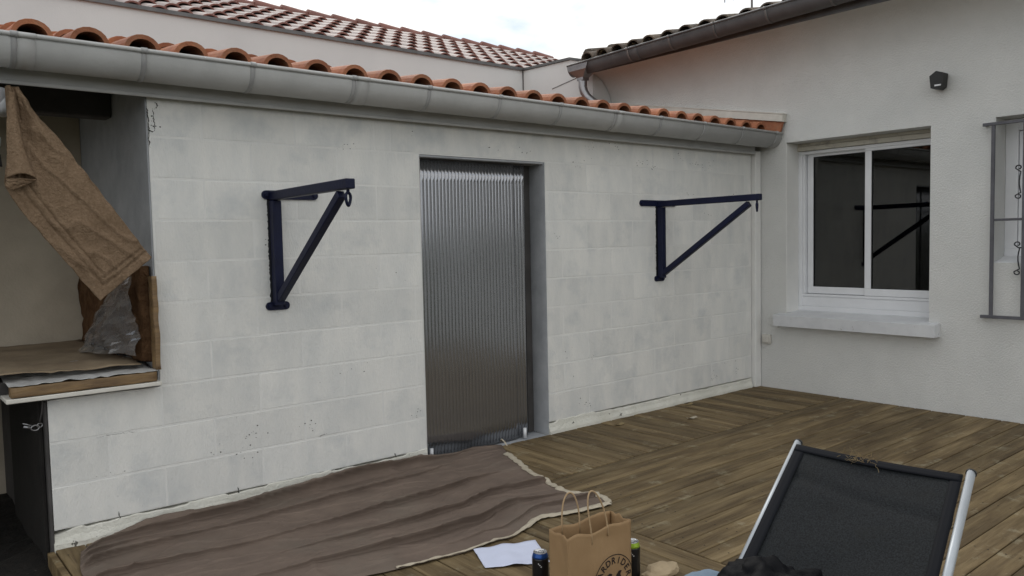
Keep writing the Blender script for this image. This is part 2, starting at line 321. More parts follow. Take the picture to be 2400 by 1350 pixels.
def lathe(name, c, prof, mat, parent=None, sides=24):
    vs_ = []; fs = []
    for r, z in prof:
        for k in range(sides):
            a = 2 * math.pi * k / sides; vs_.append(V(c[0] + r * math.cos(a), c[1] + r * math.sin(a), c[2] + z))
    for i in range(len(prof) - 1):
        for k in range(sides):
            fs.append((i * sides + k, i * sides + (k + 1) % sides, (i + 1) * sides + (k + 1) % sides, (i + 1) * sides + k))
    fs += [tuple(range(sides)), tuple(range((len(prof) - 1) * sides, len(prof) * sides))]
    return mk(name, vs_, fs, mat, parent, None, True)
def grid(name, P, mat, parent=None, thick=0.0, smooth=True):
    """P[i][j] world points"""
    nu = len(P); nv = len(P[0]); vs_ = [p for row in P for p in row]
    fs = [(i * nv + j, (i + 1) * nv + j, (i + 1) * nv + j + 1, i * nv + j + 1) for i in range(nu - 1) for j in range(nv - 1)]
    o = mk(name, vs_, fs, mat, parent, None, smooth)
    if thick:
        md = o.modifiers.new('thickness', 'SOLIDIFY'); md.thickness = thick; md.offset = 0
    return o
def lerp(a, b, t): return a + (b - a) * t
def curve_at(pts, t):
    """pts: list of tuples, arc-length parametrised linear"""
    P = [Vector(p) for p in pts]; ls = [0]
    for a, b in zip(P, P[1:]): ls.append(ls[-1] + (b - a).length)
    s = t * ls[-1]
    for i in range(len(P) - 1):
        if s <= ls[i + 1] or i == len(P) - 2:
            k = (s - ls[i]) / max(1e-9, ls[i + 1] - ls[i])
            p0 = P[max(i - 1, 0)]; p1 = P[i]; p2 = P[i + 1]; p3 = P[min(i + 2, len(P) - 1)]
            cr_ = 0.5 * ((2 * p1) + (p2 - p0) * k + (2 * p0 - 5 * p1 + 4 * p2 - p3) * k * k + (-p0 + 3 * p1 - 3 * p2 + p3) * k ** 3)
            return lerp(lerp(p1, p2, k), cr_, 0.7)
def nz(x, y=0, z=0): return mnoise.noise(Vector((x, y, z)))
def sstep(a, b, x):
    t = min(1, max(0, (x - a) / (b - a))); return t * t * (3 - 2 * t)

# ------------------------------------------------------------------ ground and deck
bm = bmesh.new(); bmesh.ops.create_grid(bm, x_segments=2, y_segments=2, size=700)
for v in bm.verts: v.co.z = -0.16
tag(mkbm('ground', bm, 'grass'), kind='structure')
# dark earth beside the deck, at the passage
P = []
for i in range(40):
    row = []
    for j in range(40):
        x = -9.0 + i * (3.2 / 39); y = -2.2 + j * (3.75 / 39)
        row.append(V(x, y, -0.07 + 0.05 * nz(x * 3, y * 3) + 0.03 * nz(x * 9, y * 9, 3)))
    P.append(row)
tag(grid('soil', P, 'soil'), kind='structure')

YA = 0.06           # face of the block wall
deck = empty('deck', (-2.9, -2.5, 0.0), kind='structure')
PL = {}
def plank(length, width):
    key = (round(length, 3), round(width, 3))
    if key not in PL:
        bm = bmesh.new(); add_box(bm, (-length / 2, -width / 2, -0.028), (length / 2, width / 2, 0.0), 0.003)
        me = bpy.data.meshes.new('plank'); bmesh.ops.recalc_face_normals(bm, faces=bm.faces); bm.to_mesh(me); bm.free(); me.materials.append(MT['wood']); PL[key] = me
    return PL[key]
PW = 0.125; GAP = 0.006
def lay(x0, x1, y0, y1, along):
    if along == 'y':
        n = int(round((x1 - x0) / PW)); st = (x1 - x0) / n
        for i in range(n):
            o = link('plank', plank(y1 - y0 - 0.003, st - GAP), (x0 + (i + 0.5) * st, (y0 + y1) / 2, random.uniform(-0.0015, 0.0015)), deck, (0, 0, R(90)))
    else:
        n = int(round((y1 - y0) / PW)); st = (y1 - y0) / n
        for i in range(n):
            o = link('plank', plank(x1 - x0 - 0.003, st - GAP), ((x0 + x1) / 2, y0 + (i + 0.5) * st, random.uniform(-0.0015, 0.0015)), deck)
lay(-5.80, -0.005, -0.745, YA - 0.004, 'y')
lay(-3.66, -0.005, -4.60, -0.750, 'x')
lay(-5.80, -3.665, -4.60, -0.750, 'y')
for y in (-4.3, -3.5, -2.7, -1.9, -1.1, -0.4): box('joist', (-5.78, y - 0.03, -0.15), (-0.02, y + 0.03, -0.0305), 'dark', deck)
vs_ = []; fs = []
def screw(x, y):
    b0 = len(vs_); vs_.extend([V(x + 0.0045 * math.cos(a), y + 0.0045 * math.sin(a), 0.0022) for a in [2 * math.pi * k / 6 for k in range(6)]]); fs.append(tuple(range(b0, b0 + 6)))
nrow = int(round(3.85 / PW)); st_ = 3.85 / nrow
for i in range(nrow):
    for x in (-0.12, -0.75, -1.4, -2.05, -2.7, -3.3, -3.55):
        for d in (0.28, 0.72): screw(x + random.uniform(-.008, .008), -4.60 + (i + d) * st_)
nrow = int(round(5.795 / PW)); st_ = 5.795 / nrow
for i in range(nrow):
    for y in (-0.05, -0.40, -0.70):
        for d in (0.28, 0.72): screw(-5.80 + (i + d) * st_, y + random.uniform(-.008, .008))
sc_ = mk('screws', vs_, fs, 'dark', deck); sc_['kind'] = 'stuff'
box('edge_board', (-5.832, -4.6, -0.14), (-5.803, 0.05, -0.003), 'wood', deck, 0.002)

# ------------------------------------------------------------------ lean-to shed
shed = empty('lean_to_shed', (-2.9, 1.5, 0.0), 'low white painted block shed with orange tiled lean-to roof behind the deck', 'shed')
XD0, XD1, ZD = -3.712, -2.66, 1.9475      # door opening
XN, ZN = -5.302, 0.7075                   # right edge and floor of the open niche
XL, XR = -5.80, -0.108
TH = 0.20
# mortar body of the wall, set 2.5 mm behind the block faces
bm = bmesh.new(); yb = YA + 0.0008
add_box(bm, (XL + 0.004, yb, 0.09), (XD0 + 0.004, YA + TH, ZN - 0.004))
add_box(bm, (XN + 0.004, yb, ZN - 0.004), (XD0 + 0.004, YA + TH, ZD + 0.004))
add_box(bm, (XN + 0.004, yb, ZD + 0.004), (XR, YA + TH, 2.25))
add_box(bm, (XD1 - 0.004 + 0.008, yb, 0.09), (XR, YA + TH, ZD + 0.004))
wall = mkbm('wall', bm, 'mortar', shed)
ZJ = [0.0875 + 0.2075 * i for i in range(11)]
BL = {}
def block_mesh(w, h, k):
    key = (round(w, 3), round(h, 3), k)
    if key not in BL:
        rng = random.Random(hash(key) & 0xffff)
        nx = max(2, int(w / 0.05)); nzv = 4; b = 0.003
        bm = bmesh.new()
        # front face as a slightly uneven grid with chamfered rim
        us = [-w / 2] + [-w / 2 + b + (w - 2 * b) * i / nx for i in range(nx + 1)] + [w / 2]
        zs = [0.0] + [b + (h - 2 * b) * i / nzv for i in range(nzv + 1)] + [h]
        vv = []
        for i, u in enumerate(us):
            col_ = []
            for j, z in enumerate(zs):
                edge = i in (0, len(us) - 1) or j in (0, len(zs) - 1)
                y = 0.0012 if edge else rng.uniform(-0.0003, 0.0003)
                du = rng.uniform(-0.002, 0.002) if edge and 0 < i < len(us) - 1 else 0
                col_.append(bm.verts.new((u + (rng.uniform(-0.0015, 0.0015) if edge else 0), y, z + (rng.uniform(-0.0015, 0.0015) if edge else 0))))
            vv.append(col_)
        for i in range(len(us) - 1):
            for j in range(len(zs) - 1): bm.faces.new((vv[i][j], vv[i + 1][j], vv[i + 1][j + 1], vv[i][j + 1]))
        me = bpy.data.meshes.new('block'); bm.to_mesh(me); bm.free(); me.materials.append(MT['block'])
        BL[key] = me
    return BL[key]
def place_block(x0, x1, z0, z1):
    j = 0.0045
    x0 += j; x1 -= j; z0 += j; z1 -= j
    if x1 - x0 < 0.03: return
    link('block', block_mesh(x1 - x0, z1 - z0, random.randint(0, 2)), ((x0 + x1) / 2, YA + random.uniform(-0.0005, 0.0003), z0), shed)
BW = 0.5085
for r in range(10):
    z0, z1 = ZJ[r], min(ZJ[r + 1], 2.16)
    x = XL - (BW / 2 if r % 2 else 0.0)
    while x < XR - 0.01:
        a, b = max(x, XL), min(x + BW, XR); x += BW
        segs = [(a, b)]
        if r >= 3: segs = [(max(p, XN), q) for p, q in segs if q > XN]
        if r <= 8:
            ns = []
            for p, q in segs:
                if q <= XD0 or p >= XD1: ns.append((p, q))
                else:
                    if p < XD0: ns.append((p, XD0))
                    if q > XD1: ns.append((XD1, q))
            segs = ns
        else:
            ns = []
            for p, q in segs:
                if q <= XD0 - 0.2 or p >= XD1 + 0.2: ns.append((p, q))
                else:
                    if p < XD0 - 0.2: ns.append((p, XD0 - 0.2))
                    if q > XD1 + 0.2: ns.append((XD1 + 0.2, q))
            segs = ns
        for p, q in segs: place_block(p, q, z0, z1)
place_block(XD0 - 0.2, XD1 + 0.2, ZJ[9], 2.16)   # the lintel over the doorway
# rough painted footing with a cracked upper edge
def footing(x0, x1, lumpy):
    n = int((x1 - x0) / 0.02); vs_ = []; fs = []
    for i in range(n + 1):
        x = lerp(x0, x1, i / n)
        top = 0.0825 + 0.010 * nz(x * 4, 1.3) + 0.007 * nz(x * 17, 4.1) - 0.002
        if nz(x * 2.3, 9.9) > 0.12: top += 0.012
        endf = 1 - sstep(0.0, 0.10, x - XL) if lumpy else 0
        top -= 0.03 * endf
        yf = YA - 0.004 - 0.008 * abs(nz(x * 6, 7.7)) + 0.02 * endf
        vs_ += [V(x, YA + 0.15, -0.10), V(x, yf - 0.012 - 0.008 * nz(x * 9, 3), -0.10), V(x, yf - 0.010 - 0.01 * nz(x * 8, 2), 0.02), V(x, yf, top * 0.62), V(x, yf + 0.002, top - 0.004), V(x, yf + 0.007, top), V(x, YA + 0.15, top)]
    k = 7
    for i in range(n):
        for j in range(k): fs.append((i * k + j, (i + 1) * k + j, (i + 1) * k + (j + 1) % k, i * k + (j + 1) % k))
    fs += [tuple(range(k)), tuple(range(n * k, n * k + k))]
    return mk('footing', vs_, fs, 'plinth', shed)
footing(XL, XD0, True); footing(XD1, -0.115, False)
def crack(pts, w, seed):
    P = []
    n = len(pts) * 8; rng = random.Random(seed)
    for i in range(n):
        c = curve_at([(p[0], 0, p[1]) for p in pts], i / (n - 1)); c += V(rng.uniform(-.003, .003), 0, rng.uniform(-.003, .003))
        ww = w * (0.3 + 0.9 * rng.random()) * (1 if 2 < i < n - 3 else 0.3)
        P.append([V(c.x - ww, YA - 0.0011, c.z - ww * 0.5), V(c.x + ww, YA - 0.0011, c.z + ww * 0.5)])
    return grid('crack', P, 'dark', shed, 0.0006, False)
crack([(-5.272, 2.09), (-5.268, 2.03), (-5.266, 1.985)], 0.0018, 1); crack([(-5.266, 1.985), (-5.28, 1.975), (-5.298, 1.985)], 0.0025, 2)
crack([(-5.30, 2.10), (-5.295, 2.04), (-5.297, 1.95), (-5.294, 1.90)], 0.0022, 3); crack([(-5.26, 2.125), (-5.25, 2.105), (-5.262, 2.09)], 0.0025, 4)
crack([(-5.52, 0.115), (-5.515, 0.085), (-5.52, 0.05)], 0.0030, 5); crack([(-4.93, 0.11), (-4.925, 0.075), (-4.93, 0.04)], 0.0028, 6)
crack([(-3.95, 0.11), (-3.94, 0.08)], 0.003, 7); crack([(-4.45, 0.30), (-4.40, 0.31)], 0.0022, 8); crack([(-5.60, 0.50), (-5.5, 0.502), (-5.42, 0.497)], 0.0010, 9)
vs_ = []; fs = []; rng = random.Random(21)
for c in range(46):
    cx, cz = rng.uniform(-5.75, -0.2), rng.choice([rng.uniform(0.12, 0.5), rng.uniform(0.1, 2.1), rng.uniform(1.95, 2.12)])
    if cx < -5.32 and cz > 0.68 or (-3.75 < cx < -2.62 and cz < 1.98): continue
    for k in range(rng.randint(2, 9)):
        x, z = cx + rng.gauss(0, 0.04), cz + rng.gauss(0, 0.02); r = rng.uniform(0.0012, 0.0038); b0 = len(vs_); m = 6
        if x < -5.29 and z > 0.69 or (-3.72 < x < -2.65 and z < 1.95) or z < 0.1 or z > 2.15 or x < -5.79: continue
        vs_.append(V(x, YA - 0.0012, z))
        for q in range(m): a = 2 * math.pi * q / m; rr = r * rng.uniform(0.5, 1.3); vs_.append(V(x + rr * 1.5 * math.cos(a), YA - 0.0012, z + rr * math.sin(a)))
        fs += [(b0, b0 + 1 + q, b0 + 1 + (q + 1) % m) for q in range(m)]
pt = mk('pits', vs_, fs, 'pit', shed); pt['kind'] = 'stuff'
# doorway reveals: bare grey cement, uneven edges
def reveal(name, x, z0, z1, sign):
    P = []
    for i in range(30):
        z = lerp(z0, z1, i / 29); row = []
        e = 0.006 * nz(z * 9, x) + 0.004 * nz(z * 30, x)
        for j, y in enumerate((YA - 0.002, YA + 0.012, YA + 0.06, YA + 0.12, YA + 0.19, YA + 0.205)):
            inset = 0.004 + (0.006 if j == 0 else 0) + 0.002 * nz(z * 5, y * 20)
            yy = y + (e if j == 5 else 0)
            row.append(V(x + sign * (0.010 - inset), yy, z))
        P.append(row)
    return grid(name, P, 'cement', shed)
reveal('door_jamb', XD1, 0.0, ZD, -1); reveal('door_jamb', XD0, 0.0, ZD, 1)
box('lintel_soffit', (XD0 - 0.003, YA + 0.004, ZD - 0.012), (XD1 + 0.003, YA + TH, ZD + 0.003), 'cement', shed, 0.003)
box('threshold', (XD0, YA, -0.10), (XD1, YA + TH + 0.1, -0.005), 'cement', shed)
box('reveal_board', (XD1 - 0.065, YA + 0.150, 0.0), (XD1 - 0.012, YA + 0.19, ZD - 0.02), 'darkwood', shed)
# shed carcass behind the front wall
box('back_wall', (XN + 0.2, 2.96, -0.15), (-0.31, 2.995, 2.80), 'inside', shed)
box('side_wall', (XN, YA + TH, -0.15), (XN + 0.19, 2.95, 2.30), 'cement', shed)
box('interior_floor', (XN + 0.2, YA + TH + 0.1, -0.14), (-0.02, 2.95, -0.02), 'inside', shed)
# niche return: upper jamb of the front wall
box('niche_jamb', (XN - 0.004, YA + 0.006, ZN), (XN + 0.0035, 1.49, 2.24), 'cement', shed, 0.001)
box('niche_back', (-9.0, 1.495, -0.15), (XN - 0.006, 1.60, 2.45), 'cement_warm', shed)
box('wall_end', (XL - 0.012, YA + 0.005, -0.12), (XL + 0.0035, 1.49, ZN - 0.006), 'darkwood', shed, 0.004)
box('beam', (-9.0, 0.69, 2.125), (XN - 0.008, 0.81, 2.30), 'darkwood', shed, 0.006)
box('ledge', (-5.966, -0.012, 0.722), (XN - 0.006, 1.488, 0.742), 'flash', shed, 0.003)
# rafters under the niche roof
for x in (-5.55, -6.1, -6.65):
    beam('rafter', (x, 0.04, 2.21), (x, 1.5, 2.47), 0.07, 0.10, 'darkwood', shed)
# corner trim between shed and house
box('corner_trim', (-0.096, 0.020, 0.0), (-0.010, 0.10, 2.17), 'mortar', shed, 0.004)
# fascia with rolled lower lip, soffit
GX0, GX1 = -7.2, -0.012
box('fascia', (GX0, 0.012, 2.140), (GX1 - 0.10, 0.034, 2.30), 'zinc', shed, 0.002)
box('fascia_lip', (GX0, 0.005, 2.136), (GX1 - 0.101, 0.0135, 2.155), 'zinc', shed, 0.003)
box('soffit', (GX0, 0.034, 2.150), (GX1 - 0.10, YA - 0.004, 2.165), 'darkwood', shed)

# gutter
def gutter_section(hw, dp, th, n=18, lipz=0.0):
    o_, i_ = [], []
    for k in range(n + 1):
        a = math.pi * k / n
        o_.append((-hw * math.cos(a), -dp * math.sin(a) ** 0.9)); i_.append((-(hw - th) * math.cos(a), -(dp - th) * math.sin(a) ** 0.9))
    return o_, i_
GC, GZ, GHW, GD = -0.100, 2.309, 0.098, 0.122
def make_gutter(parent, fn, lo, hi, mat, straps, strapmat, hw, dp, joints=()):
    o_, i_ = gutter_section(hw, dp, 0.003)
    g = prism('gutter', o_ + i_[::-1], fn, lo, hi, mat, parent, True)
    def bead(a, b, r, name, m):
        n = 10; ring = [(-hw - 0.004 + r * math.cos(2 * math.pi * k / n), r * math.sin(2 * math.pi * k / n)) for k in range(n)]
        return prism(name, ring, fn, a, b, m, g, True)
    bead(lo, hi, 0.010, 'bead', mat)
    so, si = gutter_section(hw + 0.0035, dp + 0.0035, 0.003)
    for s in straps:
        prism('strap', so + si[::-1], fn, s - 0.011, s + 0.011, strapmat, g, True)
        bead(s - 0.014, s + 0.014, 0.0135, 'strap_clip', strapmat)
    jo, ji = gutter_section(hw + 0.002, dp + 0.002, 0.0018)
    for s in joints:
        prism('joint_sleeve', jo + ji[::-1], fn, s, s + 0.075, mat, g, True)
        bead(s, s + 0.075, 0.0118, 'joint_sleeve', mat)
    return g, o_
fnA = lambda u, v, t: V(t, GC + u, GZ + v)
straps = [-6.4, -5.885, -5.372, -4.859, -4.29, -3.795, -3.257, -2.731, -2.19, -1.685, -1.144, -0.612, -0.10]
gut, go = make_gutter(shed, fnA, GX0, GX1, 'zinc', straps, 'zinc_strap', GHW, GD, joints=(-4.27, -2.17, -5.88))
prism('end_cap', go, fnA, GX1 - 0.001, GX1 + 0.004, 'zinc', gut)

# roof tiles ---------------------------------------------------------
def tile_mesh(name, mat, L_=0.44, Rr=0.080, Hh=0.070, p=0.2207, th=0.013, topmat=None):
    top = [(-Rr - 0.010, 0.004)]
    n = 10
    for k in range(n + 1):
        a = math.pi * (1 - k / n); top.append((Rr * math.cos(a), Hh * math.sin(a)))
    top += [(Rr + 0.012, -0.007), (p - Rr - 0.010, -0.008), (p - Rr + 0.004, -0.001)]
    bot = [(-Rr - 0.010, 0.004 - th)]
    for k in range(n + 1):
        a = math.pi * (1 - k / n); bot.append(((Rr - th) * math.cos(a), (Hh - th) * math.sin(a) - (0.006 if k in (0, n) else 0)))
    bot += [(Rr + 0.006, -0.007 - th), (p - Rr - 0.010, -0.008 - th), (p - Rr + 0.004, -0.001 - th)]
    pts = top + bot[::-1]; m = len(pts)
    vs_ = []; fs = []
    for y, s in ((0.0, 1.0), (0.006, 1.012), (L_, 0.94)):
        for (u, v) in pts: vs_.append((u * (s if abs(u) < Rr + .001 else 1), y, v * s))
    for q in range(2):
        for k in range(m): fs.append((q * m + k, q * m + (k + 1) % m, (q + 1) * m + (k + 1) % m, (q + 1) * m + k))
    h = len(top)
    for q in (0, 2):
        for k in range(h - 1): fs.append((q * m + k, q * m + k + 1, q * m + m - 2 - k, q * m + m - 1 - k))
        fs.append((q * m + h - 1, q * m + h, q * m, q * m)[:3]) if False else None
    me = bpy.data.meshes.new(name); me.from_pydata(vs_, [], fs); me.materials.append(MT[mat])
    bm = bmesh.new(); bm.from_mesh(me); bmesh.ops.recalc_face_normals(bm, faces=bm.faces); bm.to_mesh(me); bm.free()
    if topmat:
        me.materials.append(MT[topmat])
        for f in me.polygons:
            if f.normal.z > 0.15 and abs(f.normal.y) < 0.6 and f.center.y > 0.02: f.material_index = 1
    me.update(); return me
def lay_tiles(parent, me, n_cols, n_rows, origin, across, upslope, pitch, exposure, jit=0.004, mask=None, rise=0.020):
    """origin = lower left tile position; across / upslope are unit vectors"""
    across = Vector(across).normalized(); up = Vector(upslope).normalized(); nrm = across.cross(up).normalized()
    lift = math.atan2(rise, exposure)
    up2 = (up * math.cos(lift) - nrm * math.sin(lift)).normalized(); n2 = across.cross(up2).normalized()
    base = Matrix((across, up2, n2)).transposed()
    for r in range(n_rows):
        for c in range(n_cols):
            p = Vector(origin) + across * (pitch * c + random.uniform(-jit, jit)) + up * (exposure * r + random.uniform(-jit, jit)) + nrm * 0.022
            if mask and not mask(c, r, p): continue
            q = base @ Matrix.Rotation(R(random.uniform(-0.8, 0.8)), 3, 'Z')
            link('tile', me, p, parent, q.to_euler())
S1 = 0.185
sl = lambda y: 2.300 + S1 * (y + 0.15)
roof = mk('roof', [V(GX0, -0.08, sl(-0.08) - 0.03), V(-0.004, -0.08, sl(-0.08) - 0.03), V(-0.004, 2.998, sl(2.998) - 0.03), V(GX0, 2.998, sl(2.998) - 0.03),
                   V(GX0, -0.08, sl(-0.08) - 0.008), V(-0.004, -0.08, sl(-0.08) - 0.008), V(-0.004, 2.998, sl(2.998) - 0.008), V(GX0, 2.998, sl(2.998) - 0.008)],
          [(0, 1, 2, 3), (4, 5, 6, 7), (0, 1, 5, 4), (1, 2, 6, 5), (2, 3, 7, 6), (3, 0, 4, 7)], 'roofbase', shed)
TA = tile_mesh('tile', 'tile', th=0.020)
ux = V(0, 1, S1).normalized()
NC = 29
lay_tiles(roof, TA, NC, 9, (-0.290 - 0.2207 * (NC - 1), -0.155, sl(-0.155)), (1, 0, 0), ux, 0.2207, 0.355, 0.003)
# verge against the house wall: tilted flank tiles and a white flashing strip
prism('verge_tile', [(-0.19, sl(-0.19) + 0.0), (3.0, sl(3.0)), (3.0, sl(3.0) + 0.135), (-0.23, sl(-0.23) + 0.125)], lambda u, v, t: V(t, u, v), -0.050, -0.026, 'tile', shed)
prism('flashing', [(-0.235, sl(-0.235) + 0.12), (2.9, sl(2.9) + 0.12), (2.9, sl(2.9) + 0.195), (-0.235, sl(-0.235) + 0.185)], lambda u, v, t: V(t, u, v), -0.066, -0.004, 'flash', shed)
prism('flashing_cap', [(-0.239, sl(-0.235) + 0.185), (2.9, sl(2.9) + 0.195), (2.9, sl(2.9) + 0.203), (-0.239, sl(-0.235) + 0.193)], lambda u, v, t: V(t, u, v), -0.072, -0.003, 'flash', shed)

# ------------------------------------------------------------------ house on the right
house = empty('house', (0.2, -1.5, 0.0), 'white roughcast house wall with sliding window and dark gutter, right of the deck', 'house')
WY0, WY1, WZ0, WZ1 = -1.464, -0.229, 0.690, 2.222
VY0, VY1, VZ0, VZ1 = -2.75, -1.916, 1.165, 2.226
HT = 0.32
bm = bmesh.new()
ys = [-6.5, VY0, VY1, WY0, WY1, 1.865]; zs = [-0.15, WZ0, VZ0, WZ1, VZ1, 3.34]
def solid(y0, y1, z0, z1):
    if y0 >= WY0 - 1e-6 and y1 <= WY1 + 1e-6 and z0 >= WZ0 - 1e-6 and z1 <= WZ1 + 1e-6: return False
    if y0 >= VY0 - 1e-6 and y1 <= VY1 + 1e-6 and z0 >= VZ0 - 1e-6 and z1 <= VZ1 + 1e-6: return False
    return True
cache = {}
def vert(x, y, z):
    k = (round(x, 4), round(y, 4), round(z, 4))
    if k not in cache: cache[k] = bm.verts.new((x, y, z))
    return cache[k]
cells = [[solid(ys[i], ys[i + 1], zs[j], zs[j + 1]) for j in range(len(zs) - 1)] for i in range(len(ys) - 1)]
for i in range(len(ys) - 1):
    for j in range(len(zs) - 1):
        if not cells[i][j]: continue
        y0, y1, z0, z1 = ys[i], ys[i + 1], zs[j], zs[j + 1]
        for x in (0.0, HT): bm.faces.new((vert(x, y0, z0), vert(x, y1, z0), vert(x, y1, z1), vert(x, y0, z1)))
        def side(di, dj): 
            a, b = i + di, j + dj
            return not (0 <= a < len(cells) and 0 <= b < len(cells[0]) and cells[a][b])
        if side(-1, 0): bm.faces.new((vert(0, y0, z0), vert(HT, y0, z0), vert(HT, y0, z1), vert(0, y0, z1)))
        if side(1, 0): bm.faces.new((vert(0, y1, z0), vert(HT, y1, z0), vert(HT, y1, z1), vert(0, y1, z1)))
        if side(0, -1): bm.faces.new((vert(0, y0, z0), vert(HT, y0, z0), vert(HT, y1, z0), vert(0, y1, z0)))
        if side(0, 1): bm.faces.new((vert(0, y0, z1), vert(HT, y0, z1), vert(HT, y1, z1), vert(0, y1, z1)))
mkbm('wall', bm, 'render', house)
# dark room behind the windows
bm = bmesh.new(); add_box(bm, (HT + 0.002, -6.0, 0.0), (4.0, 1.8, 3.0)); rm = mkbm('room', bm, 'inside', house)
bmf = bmesh.new(); bmf.from_mesh(rm.data)
bmesh.ops.delete(bmf, geom=[f for f in bmf.faces if f.normal.x < -0.9], context='FACES'); bmf.to_mesh(rm.data); bmf.free()

# sliding window
box('reveal_plaster', (0.0015, WY1 - 0.006, WZ0 + 0.012), (0.199, WY1 + 0.002, WZ1 - 0.003), 'mortar', house)
win = box('window', (0.205, WY0 - 0.03, 0.745), (0.29, WY0 + 0.02, WZ1 - 0.002), 'pvc', house)
XF = 0.215
def wb(name, y0, y1, z0, z1, x0, x1, mat='pvc', par=None, bev=0.003): return box(name, (x0, y0, z0), (x1, y1, z1), mat, par or win, bev)
wb('frame', WY0 + 0.001, WY1 - 0.001, 0.700, 0.752, 0.200, 0.285)                 # deep base piece
wb('frame', WY0 + 0.02, WY1 - 0.03, 0.752, 0.840, 0.212, 0.285)
wb('frame', WY0 + 0.02, WY1 - 0.03, 0.840, 0.862, 0.206, 0.285)
wb('frame', WY1 - 0.040, WY1 - 0.001, 0.752, WZ1 - 0.10, 0.203, 0.285)
wb('frame', WY1 - 0.062, WY1 - 0.040, 0.862, WZ1 - 0.10, 0.212, 0.285)
wb('frame', WY0 + 0.001, WY1 - 0.001, 2.122, 2.150, 0.206, 0.285)
wb('shutter_rail', WY0 + 0.001, WY1 - 0.001, 2.153, 2.192, 0.180, 0.225, 'shutter')
wb('shutter_box', WY0 + 0.001, WY1 - 0.001, 2.194, 2.221, 0.190, 0.285, 'shutter')
def sash(y0, y1, z0, z1, x0, x1):
    s = box('sash', (x0, y0, z0), (x1, y1, z0 + 0.062), 'pvc', win, 0.003)
    box('sash_rail', (x0, y0, z1 - 0.03), (x1, y1, z1), 'pvc', s, 0.003)
    box('sash_stile', (x0 + 0.0005, y1 - 0.055, z0 + 0.0625), (x1 - 0.0005, y1, z1 - 0.0305), 'pvc', s, 0.003)
    box('sash_stile', (x0 + 0.0005, y0, z0 + 0.0625), (x1 - 0.0005, y0 + 0.052, z1 - 0.0305), 'pvc', s, 0.003)
    g0, g1, h0, h1 = y0 + 0.052, y1 - 0.055, z0 + 0.062, z1 - 0.03
    for a in ((g0, g1, h0, h0 + 0.006), (g0, g1, h1 - 0.006, h1), (g0, g0 + 0.006, h0 + 0.006, h1 - 0.006), (g1 - 0.006, g1, h0 + 0.006, h1 - 0.006)):
        box('gasket', (x0 + 0.008, a[0], a[2]), (x1 - 0.008, a[1], a[3]), 'rubber', s)
    pn = box('pane', (x0 + 0.013, g0 + 0.004, h0 + 0.004), (x0 + 0.017, g1 - 0.004, h1 - 0.004), 'pane', s); pn.rotation_euler.z = R(-0.8)
sash(-0.892, WY1 - 0.066, 0.866, 2.128, 0.248, 0.280)
sash(WY0 + 0.004, -0.842, 0.864, 2.128, 0.214, 0.244)
sill = prism('window_sill', [(-0.10, 0.586), (0.199, 0.586), (0.199, 0.712), (-0.085, 0.686), (-0.10, 0.682)], lambda u, v, t: V(u, t, v), WY0 + 0.002, WY1 - 0.002, 'sill', house)
prism('sill_end', [(-0.10, 0.586), (-0.002, 0.586), (-0.002, 0.694), (-0.085, 0.686), (-0.10, 0.682)], lambda u, v, t: V(u, t, v), WY1 - 0.0015, -0.160, 'sill', sill)
prism('sill_end', [(-0.10, 0.586), (-0.002, 0.586), (-0.002, 0.694), (-0.085, 0.686), (-0.10, 0.682)], lambda u, v, t: V(u, t, v), -1.548, WY0 + 0.0015, 'sill', sill)
# second window, mostly outside the picture
w2 = box('window', (0.20, VY0 + 0.001, VZ0 + 0.03), (0.26, VY1 - 0.001, VZ0 + 0.10), 'pvc', house, 0.003)
box('frame', (0.20, VY1 - 0.085, VZ0 + 0.1005), (0.26, VY1 - 0.001, VZ1 - 0.001), 'pvc', w2, 0.003)
box('frame', (0.20, VY0 + 0.001, VZ0 + 0.1005), (0.26, VY0 + 0.085, VZ1 - 0.001), 'pvc', w2, 0.003)
box('frame', (0.20, VY0 + 0.086, VZ1 - 0.09), (0.26, VY1 - 0.086, VZ1 - 0.001), 'pvc', w2, 0.003)
box('sash', (0.212, VY1 - 0.165, VZ0 + 0.11), (0.25, VY1 - 0.088, VZ1 - 0.095), 'pvc', w2, 0.003)
box('pane', (0.228, VY0 + 0.09, VZ0 + 0.105), (0.234, VY1 - 0.166, VZ1 - 0.094), 'pane', w2)
prism('window_sill', [(0.0, VZ0 - 0.012), (0.199, VZ0 - 0.012), (0.199, VZ0 + 0.045), (0.002, VZ0 + 0.004)], lambda u, v, t: V(u, t, v), VY0 + 0.002, VY1 - 0.002, 'sill', house)

# eaves of the house: a coved plaster cornice, gutter, outlet and swan-neck
P = []
for i in range(41):
    y = lerp(-5.0, 1.860, i / 40); row = []
    for k in range(-2, 21):
        th = math.pi / 2 * max(0, k) / 20
        row.append(V(-0.0012 - 0.344 * (1 - math.cos(th)), y, 2.80 + 0.36 * math.sin(th) + (0.03 * k if k < 0 else 0)))
    row.append(V(-0.3455, y, 3.25)); P.append(row)
grid('coved_cornice', P, 'render', house)
fnB = lambda u, v, t: V(-0.445 + u, t, 3.275 - 0.022 * t + v)
hg, ho = make_gutter(house, fnB, -5.0, 2.00, 'old_zinc', [1.16, 0.65, 0.16, -0.36, -0.92, -1.45, -2.0], 'old_strap', 0.088, 0.108, joints=(1.04,))
prism('end_cap', ho, fnB, 1.999, 2.004, 'old_zinc', hg)
box('eaves_board', (-0.356, -5.0, 3.150), (-0.3455, 1.858, 3.262), 'old_zinc', house)
fun = prism('outlet_funnel', [(-0.094, -0.012), (0.088, -0.012), (0.086, -0.07), (0.045, -0.14), (0.045, -0.17), (-0.045, -0.17), (-0.045, -0.14), (-0.090, -0.07)], lambda u, v, t: V(-0.445 + u, t, 3.236 + v), 1.70, 2.006, 'bright_zinc', house)
